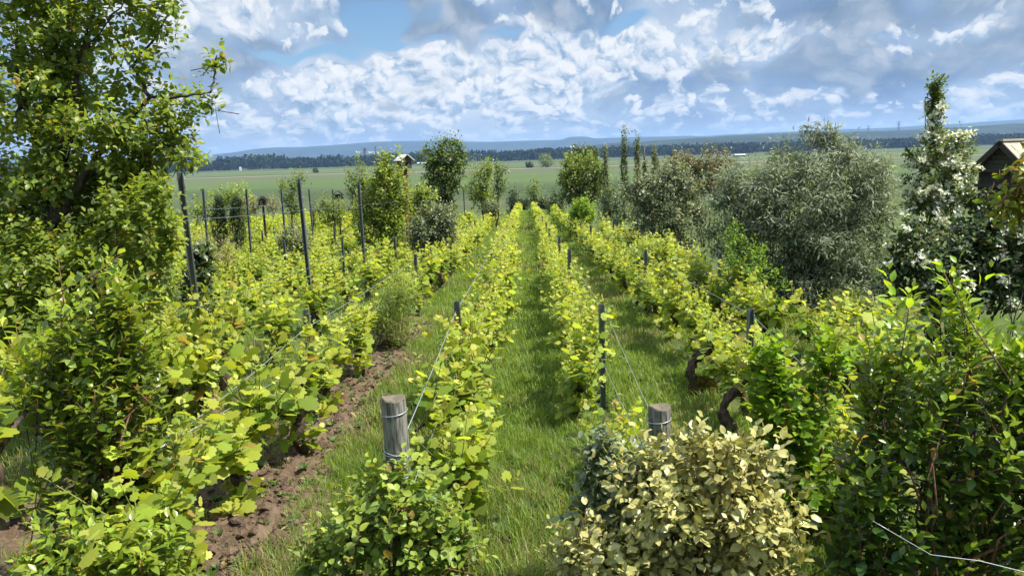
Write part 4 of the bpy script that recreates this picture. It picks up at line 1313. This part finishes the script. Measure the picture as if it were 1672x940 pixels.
fg('variegated_shrub', 'large dark grey-green shrub with pale leaf backs in the left vines', 'shrub', 706, 17, [(706, 375, 34, 34), (690, 390, 28, 30), (725, 358, 24, 24), (735, 378, 16, 20), (705, 350, 30, 16)], 430, 10, .085, OVATE, m_grey, m_dbark, 55, L=.32, up=.3, tint=(-.05, .75), stems=10, shell=.6, lump=.35)
fg('small_shrub', 'small grey-green shrub beside the rows, below the rounded light green tree', 'shrub', 802, 38, [(802, 342, 14, 12)], 110, 8, .15, OVATE, m_grey, m_dbark, 56, L=.3, stems=5)
# the end of the rows
for px, w, top, Y, mat, lab, sd2 in ((838, 10, 306, 66, m_dark, 'small dark bush left of the path where the vine rows end', 60), (871, 17, 290, 82, m_mid, 'thin twiggy tree at the far end of the grass path', 61),
                                     (853, 10, 322, 78, m_dark, 'low dark bush just left of the far end of the grass path', 62), (905, 15, 311, 62, m_mid, 'small green bush right of the path where the vine rows end', 63), (886, 9, 322, 80, m_grey, 'low grey-green bush just right of the far end of the grass path', 64)):
    g = gbase(px, Y); yb = proj(g)[1]
    fg('small_bush', lab, 'bush', px, Y, [(px, (top + yb) / 2, w, (yb - top) / 2), (px, yb - 6, w, 8)], 130, 8, .26 * Y / 66, OVATE, mat, m_dbark, sd2, L=.8, tint=(.0, .7), stems=6, shell=.2, up=.6)
fg('maple_tree', 'broad green tree right of the grass path, its crown reaching the dark wood', 'tree', 955, 40, [(955, 290, 42, 40), (935, 300, 28, 34), (975, 300, 26, 36), (955, 265, 24, 20), (925, 320, 16, 18), (990, 320, 16, 24), (950, 325, 36, 22)], 620, 10, .15, BROAD, m_mid, m_dbark, 65, puffs=35, L=.6, tint=(.05, .8),
   trunk=(1.4, .1), stems=16, shell=.45, lump=.45, part='crown')
fg('dark_tree', 'dark rounded tree behind the broad green tree, under the near hills', 'tree', 950, 62, [(948, 252, 24, 14), (952, 270, 26, 16), (965, 256, 14, 10)], 260, 9, .24, BROAD, m_dark, m_dbark, 66, L=.8, tint=(.2, .9), trunk=(3., .14), stems=9, shell=.45, part='crown')
fg('round_bush', 'bright lime-green round bush below the broad green tree', 'bush', 951, 29, [(951, 342, 19, 17), (949, 356, 20, 14)], 230, 9, .10, BROAD, m_lime, m_dbark, 67, L=.3, tint=(.1, .9), stems=6, shell=.55)
for px, top, w, Y, lab, sd2 in ((1018, 206, 5, 36, 'tallest of the thin column-shaped young poplars crossing the skyline', 70), (1040, 222, 5, 36, 'second tallest thin young poplar, just right of the tallest one', 71), (988, 238, 4.5, 37, 'short thin young poplar standing left of the tallest one', 72),
                                (1068, 236, 6, 35, 'short thin young poplar beside the grey-green bushes', 73), (1052, 262, 7, 35, 'shortest leafy poplar, half behind the grey-green bushes', 74)):
    fg('poplar', lab, 'tree', px, Y, [(px + 1, y_, w * f, 15) for y_, f in ((top + 12, .6), (top + 32, .8), (top + 56, .9), (top + 82, 1.2), (top + 106, 1.4))], 120, 9, .14, OVATE, m_pole, m_bark, sd2, group='thin young poplars',
       up=.75, L=.5, tint=(.0, .8), trunk=(4.0, .04), stems=4, shell=.2, lump=.6, part='crown')
fg('grey_shrub', 'grey-green rounded shrub left of the big silvery shrub', 'shrub', 1085, 20, [(1085, 330, 56, 60), (1060, 360, 44, 50), (1110, 300, 40, 40), (1045, 320, 30, 40), (1120, 370, 40, 50), (1080, 400, 60, 30)], 980, 11, .098, OVATE, m_grey, m_dbark, 75, puffs=40, L=.45, up=.35, tint=(.0, .85), stems=14, shell=.55, lump=.45,
   flowers=(m_petal, 26, .05, 3, lambda P, U: (U[:, 1] < .1) & (P[:, 2] < 2.2)))
fg('mixed_shrub', 'bronze and green shrub behind the two big grey shrubs', 'shrub', 1152, 25, [(1150, 265, 46, 26), (1180, 265, 24, 22), (1110, 270, 30, 24), (1145, 300, 56, 30), (1085, 290, 24, 24)], 430, 10, .12, OVATE, m_brownish, m_dbark, 76, puffs=25, L=.5, tint=(-.2, .6), stems=10, shell=.4, lump=.5)
fg('dark_shrub', 'dark leafy shrub in the gap between the broad tree and the grey shrub', 'shrub', 1005, 31, [(1005, 325, 26, 30), (1020, 345, 30, 26), (990, 345, 20, 22)], 260, 9, .12, OVATE, m_dark, m_dbark, 77, L=.4, tint=(.1, .9), stems=8)
# the big silvery shrub
fg('silver_shrub', 'big rounded silvery-green shrub with narrow drooping leaves, right of centre', 'shrub', 1300, 12,
   [(1340, 270, 70, 60), (1300, 330, 110, 90), (1240, 300, 60, 60), (1400, 320, 60, 80), (1205, 360, 60, 60), (1420, 280, 36, 50), (1350, 225, 34, 26), (1280, 240, 30, 26), (1180, 320, 34, 40), (1360, 410, 90, 70), (1260, 420, 80, 60), (1430, 380, 36, 60), (1320, 205, 14, 12), (1450, 330, 16, 40), (1230, 450, 70, 50), (1320, 460, 110, 50), (1410, 450, 60, 50)],
   2900, 13, .118, LANCE, m_silver, m_bark, 78, L=.42, up=.38, tint=(-.1, .8), stems=34, stem_r=.022, shell=.5, lump=.6, droop=.35, face=.45, bend=-.15, twigs=120, puffs=70)
fg('green_shrub', 'dark green shrub with a few lime leaves, at the foot of the big silvery shrub', 'shrub', 1215, 10.6, [(1215, 430, 36, 44), (1200, 470, 34, 36), (1196, 385, 12, 30), (1245, 470, 34, 36)], 260, 10, .062, OVATE, m_lime, m_dbark, 79, L=.25, tint=(-.3, .5), stems=9, shell=.45)
fg('round_bush', 'bright yellow-green spreading bush in front of the grey-green rounded shrub', 'bush', 1062, 15.5, [(1062, 412, 30, 18), (1045, 420, 24, 16), (1080, 420, 22, 18)], 230, 9, .075, OVATE, m_light, m_dbark, 80, L=.25, tint=(.2, 1.0), stems=6, shell=.55)
fg('small_shrub', 'low pale grass-like shrub behind the right vine row near the dry twigs', 'shrub', 1400, 8.4, [(1385, 500, 34, 26), (1350, 520, 40, 24)], 130, 12, .10, LANCE, m_light, m_twig, 81, L=.35, up=.8, tint=(-.2, .4), stems=8, bend=0, shell=.2)
# mock orange with white blossom: tall column and a broad dark lower body
fg('mock_orange', 'tall white-flowering shrub with a thin spire, beside the little tiled shed', 'shrub', 1533, 8.6,
   [(1530, 146, 10, 20)] * 4 + [(1527, 172, 8, 24)] * 4 + [(1526, 204, 8, 22)] * 3 + [(1535, 250, 34, 30), (1562, 245, 26, 34), (1506, 255, 22, 30), (1560, 290, 28, 36), (1500, 310, 22, 44), (1535, 310, 34, 40), (1525, 350, 40, 36), (1490, 340, 12, 20)],
   560, 11, .056, OVATE, m_mid, m_dbark, 82, L=.16, up=.5, tint=(-.2, .5), stems=14, stem_r=.014, shell=.4, lump=.4, exposed=.2,
   flowers=(m_petal, 230, .022, 13, lambda P, U: (P[:, 2] > 1.35) & (P[:, 2] < 2.9)))
fg('mock_orange', 'broad dark shrub dotted with white blossom in front of the little tiled shed', 'shrub', 1570, 7.6,
   [(1570, 420, 70, 60), (1500, 420, 60, 50), (1640, 400, 60, 60), (1600, 370, 50, 40), (1530, 470, 90, 50), (1640, 470, 70, 60), (1465, 440, 34, 50), (1690, 430, 50, 80), (1600, 330, 34, 24), (1480, 380, 26, 30)],
   1000, 11, .060, BROAD, m_dark, m_dbark, 83, puffs=40, L=.25, up=.25, tint=(.0, .8), stems=16, stem_r=.014, shell=.55, lump=.35, exposed=.2,
   flowers=(m_petal, 80, .023, 10, lambda P, U: (U[:, 1] < .25)))
fg('creeper', 'red and green creeper leaves hanging in front of the tiled roof', 'creeper', 1662, 6.2, [(1650, 270, 20, 26), (1668, 295, 24, 30), (1655, 330, 26, 24), (1690, 260, 30, 40), (1690, 340, 30, 40), (1645, 300, 12, 14)], 60, 8, .095, OVATE, m_creeper, m_dbark, 84, L=.28, up=-.1, tint=(.1, 1.0), stems=4, stem_r=.006,
   shell=.3, droop=.5, face=.2, bend=-.2)

# bare cut twigs thrown in heaps
def twig_heap(label, px, Y, w, h, seed, n=90):
    r = np.random.default_rng(seed); g = gbase(px, Y)
    b = MB()
    for i in range(n):
        c = A(r.normal(0, w * .35), r.normal(0, w * .3), abs(r.normal(0, h * .4)) + .02)
        d = unit(A(r.normal(), r.normal(), r.normal(0, .35))) * r.uniform(.15, .45)
        b.tube(np.stack([c - d, c + r.normal(0, .02, 3), c + d]), [.006, .005, .002], 4, cap=False)
    tag(b.build('twig_heap', m_dryt, loc=g), label, 'twigs')


m_dryt = bark_mat('dry_twig', (0.22, 0.18, 0.13), (0.42, 0.36, 0.28), 40)
twig_heap('heap of dry grey twigs lying in front of the grey-green rounded shrub', 1150, 15.0, 1.0, .5, 91)
twig_heap('heap of pale dry twigs under the big silvery shrub, behind the glossy shrub', 1395, 9.0, .9, .45, 92, 110)

# old gnarled vine stumps right of the path, with moss
def old_vine(label, px, Y, seed, moss):
    r = np.random.default_rng(seed); g = gbase(px, Y)
    o = empty('vine_stump', g, label, 'vine stump')
    b = MB()
    pts = A((0, 0, -.08), (-.02, 0, .06), (-.07, 0, .16), (-.08, .02, .26), (-.02, .03, .36), (.08, .03, .42), (.13, .02, .50), (.11, .05, .58))
    tt = np.linspace(0, 7, 36); q3 = np.stack([np.interp(tt, range(8), pts[:, c]) for c in range(3)], -1) + r.normal(0, .004, (36, 3))
    q3 = (q3 + np.roll(q3, 1, 0) + np.roll(q3, -1, 0)) / 3; q3[0], q3[-1] = pts[0], pts[-1]
    b.tube(q3, np.interp(tt, range(8), A(.07, .055, .042, .038, .036, .036, .030, .016)) * r.uniform(.82, 1.2, 36), 14, lump=.6, seed=seed)
    b.tube(A((.08, .03, .42), (.20, .02, .43), (.30, -.05, .50)), [.026, .02, .01], 7, lump=.3)
    tk = b.build('trunk', m_vbark, o)
    if moss:
        mb = MB(); ico_v = np.array(ico)
        u = unit(r.normal(0, 1, (900, 3))); u[:, 2] = np.abs(u[:, 2])
        mb.leaves(A(.05, -.02, .02) + u * A(.13, .12, .15), u + r.normal(0, .5, u.shape), r.normal(0, 1, u.shape), .035, r.random(900), DIAM)
        mb.tube(A((.05, -.02, -.02), (.05, -.02, .1), (.05, -.02, .15)), [.125, .105, .03], 12, lump=.3)
        mb.build('moss', m_mossl, tk)


m_mossl = leaf_mat('moss', (0.075, 0.07, 0.012), (0.16, 0.14, 0.03), trans=.15, rough=.9, var=.8, spec=.1)
old_vine('bent dark old vine stump with a cushion of moss at its foot', 1140, 7.2, 93, True)
old_vine('bent dark old vine stump beside the cream variegated shrub', 1197, 5.9, 94, False)

# ---------------------------------------------------------------- small built things
m_timber = flat_mat('dark_timber', (0.045, 0.038, 0.032), .85, .15, 0, .4, 26, .5)
m_board = flat_mat('grey_board', (0.062, 0.060, 0.046), .9, .15, 0, .4, 30, .6)
m_tile = flat_mat('lichen_tile', (0.33, 0.30, 0.235), .92, .12, 0, .55, 14, .6)
m_rust = flat_mat('rusty_brown_post', (0.14, 0.065, 0.035), .85, .2, 0, .4, 30, .4)
m_paleroof = flat_mat('pale_roofing', (0.50, 0.49, 0.45), .7, .3, 0, .2, 20, .2)
m_hole = flat_mat('dark_hole', (0.006, 0.006, 0.006), 1, 0, 0, .1)

# little shed with a tiled roof; its gable faces the vines
Y = 13.0
g = gbase(1618, Y)
apex = at(1620, 233, Y)[2] - g[2]
eave = at(1620, 277, Y)[2] - g[2]
hw = 42 * pxm(Y)
sh = empty('garden_shed', g, 'little dark timber shed with a pale tiled roof at the right edge', 'shed', rz=math.radians(-60))
Ld = 2.6
b = MB(); b.box((0, Ld / 2, eave / 2), (2 * hw - .10, Ld - .1, eave), mat=0)
b.build('wall', m_timber, sh)
b = MB()
b.add(A((-hw + .06, .03, eave), (hw - .06, .03, eave), (0, .03, apex - .07), (-hw + .06, .08, eave), (hw - .06, .08, eave), (0, .08, apex - .07)), [0, 1, 2, 5, 4, 3, 0, 3, 4, 1, 1, 4, 5, 2, 2, 5, 3, 0], [3, 3, 4, 4, 4], smooth=False)
for k_ in range(5):
    b.box((0, .015, eave + .045 + k_ * .08), (2 * (hw - .08) * (1 - (k_ + .5) * .08 / (apex - eave)) - .05, .02, .07))
b.build('gable', m_board, sh)
b = MB()
sl = math.hypot(hw + .06, apex - eave); an = math.atan2(apex - eave, hw)
for sgn in (-1, 1):
    nrow, ncol = 6, 15
    for i in range(nrow):
        for j in range(ncol):
            s_ = (i + .5) / nrow
            R = np.array(Matrix.Rotation(sgn * (an + .06), 3, 'Y'))
            c = A(sgn * s_ * (hw + .08), -.12 + (j + .5) * (Ld + .2) / ncol, apex + .02 - s_ * (apex - eave) * (hw + .08) / hw + RNG.normal(0, .004) + .0015 * (j % 2))
            b.box(c, (sl / nrow * 1.25, (Ld + .2) / ncol * .985, .016), R)
b.box((0, Ld / 2 - .02, apex + .035), (.12, Ld + .24, .035))
b.build('roof', m_tile, sh)
b = MB()
for sgn in (-1, 1):
    R = np.array(Matrix.Rotation(sgn * an, 3, 'Y'))
    b.box((sgn * hw * .52, -.13, (apex + eave) / 2 - .03), (sl * 1.06, .03, .085), R)
b.box((0, -.02, eave - .02), (2 * hw + .1, .07, .06))
b.box((0, -.01, eave - .28), (2 * hw, .06, .05))
b.build('trim', m_timber, sh)


def birdhouse(label, px, py_top, py_eave, Y, w, post_w, post_mat, house_mat, roof_mat, rz, name='birdhouse', table=False):
    g = gbase(px, Y); H = at(px, py_top, Y)[2] - g[2]; e = at(px, py_eave, Y)[2] - g[2]
    o = empty(name, g, label, 'bird table' if table else 'birdhouse', rz=rz)
    b = MB(); b.box((0, 0, e / 2 - .1), (post_w, post_w, e + .15)); b.build('post', post_mat, o)
    hh = H - e; rh = w * .42
    b = MB()
    if table:
        b.box((0, 0, e), (w, w, .03))
        for sx in (-1, 1):
            for sy in (-1, 1): b.box((sx * w * .38, sy * w * .38, e + hh * .3), (.05, .05, hh * .6))
        b.box((0, 0, e + hh * .3), (w * .5, w * .5, hh * .55))
    else:
        b.box((0, 0, e + (hh - rh) / 2), (w * .74, w * .8, hh - rh))
        b.add(A((-w * .37, -w * .4, e + hh - rh), (w * .37, -w * .4, e + hh - rh), (0, -w * .4, H - .03), (-w * .37, w * .4, e + hh - rh), (w * .37, w * .4, e + hh - rh), (0, w * .4, H - .03)), [0, 1, 2, 5, 4, 3], [3, 3], smooth=False)
    hb_ = b.build('tray' if table else 'box', house_mat, o)
    b = MB(); an = math.atan2(rh, w * .5)
    for sgn in (-1, 1):
        b.box((sgn * w * .29, 0, H - rh * .48 + .01), (w * .66, w * 1.1, .022), np.array(Matrix.Rotation(sgn * an, 3, 'Y')))
    b.build('roof', roof_mat, o)
    if not table:
        b = MB(); a = np.linspace(0, 6.28, 13)[:-1]
        v = np.stack([.13 * w * np.cos(a), np.full(12, -w * .4 - .004), e + hh * .36 + .13 * w * np.sin(a)], -1)
        b.add(v, list(range(12)), [12], smooth=False); b.build('hole', m_hole, hb_)


birdhouse('grey wooden birdhouse with a pale roof on a rust-brown post, above the light shrub', 670, 253, 275, 21, .40, .10, m_rust, m_board, m_paleroof, math.radians(35))
birdhouse('small dark roofed bird table on a thin post in front of the green field', 558, 312, 324, 30, .42, .06, m_timber, m_timber, m_timber, .2, 'bird_table', True)
birdhouse('dark box on a post among pinkish leaves, left of the slender young tree', 437, 321, 335, 27, .34, .07, m_timber, m_timber, m_timber, .5)

# ---------------------------------------------------------------- far things on the plain
def far_tree(label, px, py_top, rx, Y, seed, mat=None):
    g = A(at(px, 262, Y)[0], Y, PLAIN); yb = proj(g)[1]
    lb = [lobe(px, (py_top + yb) / 2 + .5, rx, (yb - py_top) / 2, Y, g), lobe(px + rx * .3, yb - (yb - py_top) * .35, rx * .9, (yb - py_top) * .35, Y, g)]
    plant('field_tree', label, 'tree', g, lb, 210, 8, pxm(Y) * 2.0, OVATE, mat or m_dark, m_dbark, seed, L=pxm(Y) * 3.5, tint=(.3, 1.), trunk=((yb - py_top) * pxm(Y) * .3, pxm(Y) * .8), stems=8, shell=.5, lump=.35, part='crown')


far_tree('lone rounded tree standing in the green field beyond the vineyard', 891, 249, 12, 640, 95, m_mid)
far_tree('small dark bush beside the lone rounded field tree', 864, 263, 6, 650, 96)
far_tree('tiny dark bush alone in the pale field strip', 515, 274, 3.5, 760, 97)

m_silo = flat_mat('silo_cladding', (0.46, 0.47, 0.46), .6, .3, 0, .1, .2, 0)
m_conc = flat_mat('grey_concrete', (0.16, 0.17, 0.18), .8, .2, 0, .1, .2, 0)
Yp = 1700


def far_round(name, label, cat, px, py_top, r_px, mat, group=None, dome=True):
    g = A(at(px, 262, Yp)[0], Yp, PLAIN); k = pxm(Yp); h = at(px, py_top, Yp)[2] - PLAIN; R = r_px * k
    b = MB()
    z = [-1, h * .9, h * .94, h] if dome else [-1, h * .5, h * .9, h]
    rr = [R, R, R * 1.04, R * .25] if dome else [R * 1.3, R, R, R * 1.05]
    b.tube([(0, 0, q) for q in z], rr, 14)
    tag(b.build(name, mat, loc=g), label, cat, group)


for i, px in enumerate((583, 586.5, 590, 593.5, 603, 606, 609, 612, 617.5)):
    far_round('silo', 'pale cylindrical silo in the distant row between the two dark towers', 'silo', px, 247 + (i % 3) * .6, 1.35, m_silo, 'pale silos on the plain')
for px, top, w, lab in ((597, 242, 2.8, 'broad dark tower among the distant pale silos'), (614.5, 239.5, 1.4, 'slender dark tower among the distant pale silos')):
    g = A(at(px, 262, Yp)[0], Yp, PLAIN); k = pxm(Yp); h = at(px, top, Yp)[2] - PLAIN
    o = empty('industrial_tower', g, lab, 'tower')
    b = MB(); b.box((0, 0, h * .46), (w * 2 * k * .8, w * 1.5 * k, h * .92)); b.build('shaft', m_conc, o)
    b = MB(); b.box((0, 0, h * .95), (w * 2 * k, w * 1.8 * k, h * .09)); b.box((w * .3 * k, 0, h * 1.02), (w * .5 * k, w * .5 * k, h * .06)); b.build('head', m_conc, o)


def far_shed(label, px, py, w_px, h_px, Y, wallm, roofm):
    k = pxm(Y); c = at(px, py, Y); g = A(c[0], Y, PLAIN)
    o = empty('farm_building', g, label, 'farm building', rz=.12)
    h, w = h_px * k, w_px * k
    b = MB(); b.box((0, 0, h * .32), (w, w * .4, h * .66)); b.build('wall', wallm, o)
    b = MB()
    e, rd = h * .65, w * .22
    b.add(A((-w / 2, -rd, e), (w / 2, -rd, e), (w / 2, 0, h), (-w / 2, 0, h), (w / 2, rd, e), (-w / 2, rd, e)), [0, 1, 2, 3, 3, 2, 4, 5, 1, 4, 2, 0, 3, 5], [4, 4, 3, 3], smooth=False); b.build('roof', roofm, o)


m_render = flat_mat('pale_wall', (0.62, 0.60, 0.55), .8, .2, 0, .1, .3, 0)
far_shed('long low pale-roofed farm building on the plain behind the birdhouse', 692, 260.5, 22, 4, 1120, m_conc, m_silo)
far_shed('tiny white building at the edge of the distant dark wood', 391, 260, 3.5, 6, 1130, m_render, m_silo)
far_shed('low grey barn on the plain behind the bronze shrub', 1208, 243, 18, 4, 900, m_conc, m_silo)


def pylon(label, px, py_top, Y):
    zb = 20; k = pxm(Y); c = at(px, py_top, Y); g = A(c[0], Y, zb)
    o = empty('pylon', g, label, 'pylon'); h = c[2] - zb
    b = MB()
    for sx in (-1, 1):
        for sy in (-1, 1): b.tube([(sx * h * .11, sy * h * .11, 0), (sx * h * .03, sy * h * .03, h * .7), (sx * h * .02, sy * h * .02, h)], h * .012, 4)
    b.build('mast', m_conc, o)
    b = MB()
    for z in (.72, .86, .98): b.tube([(-h * .22, 0, h * z), (h * .22, 0, h * z)], h * .010, 4)
    b.build('cross_arm', m_conc, o)


pylon('far lattice pylon on the hill between the silvery shrub and the white-flowering shrub', 1468, 198, 2550)
pylon('second far lattice pylon, just right of the silvery shrub', 1418, 205, 2550)
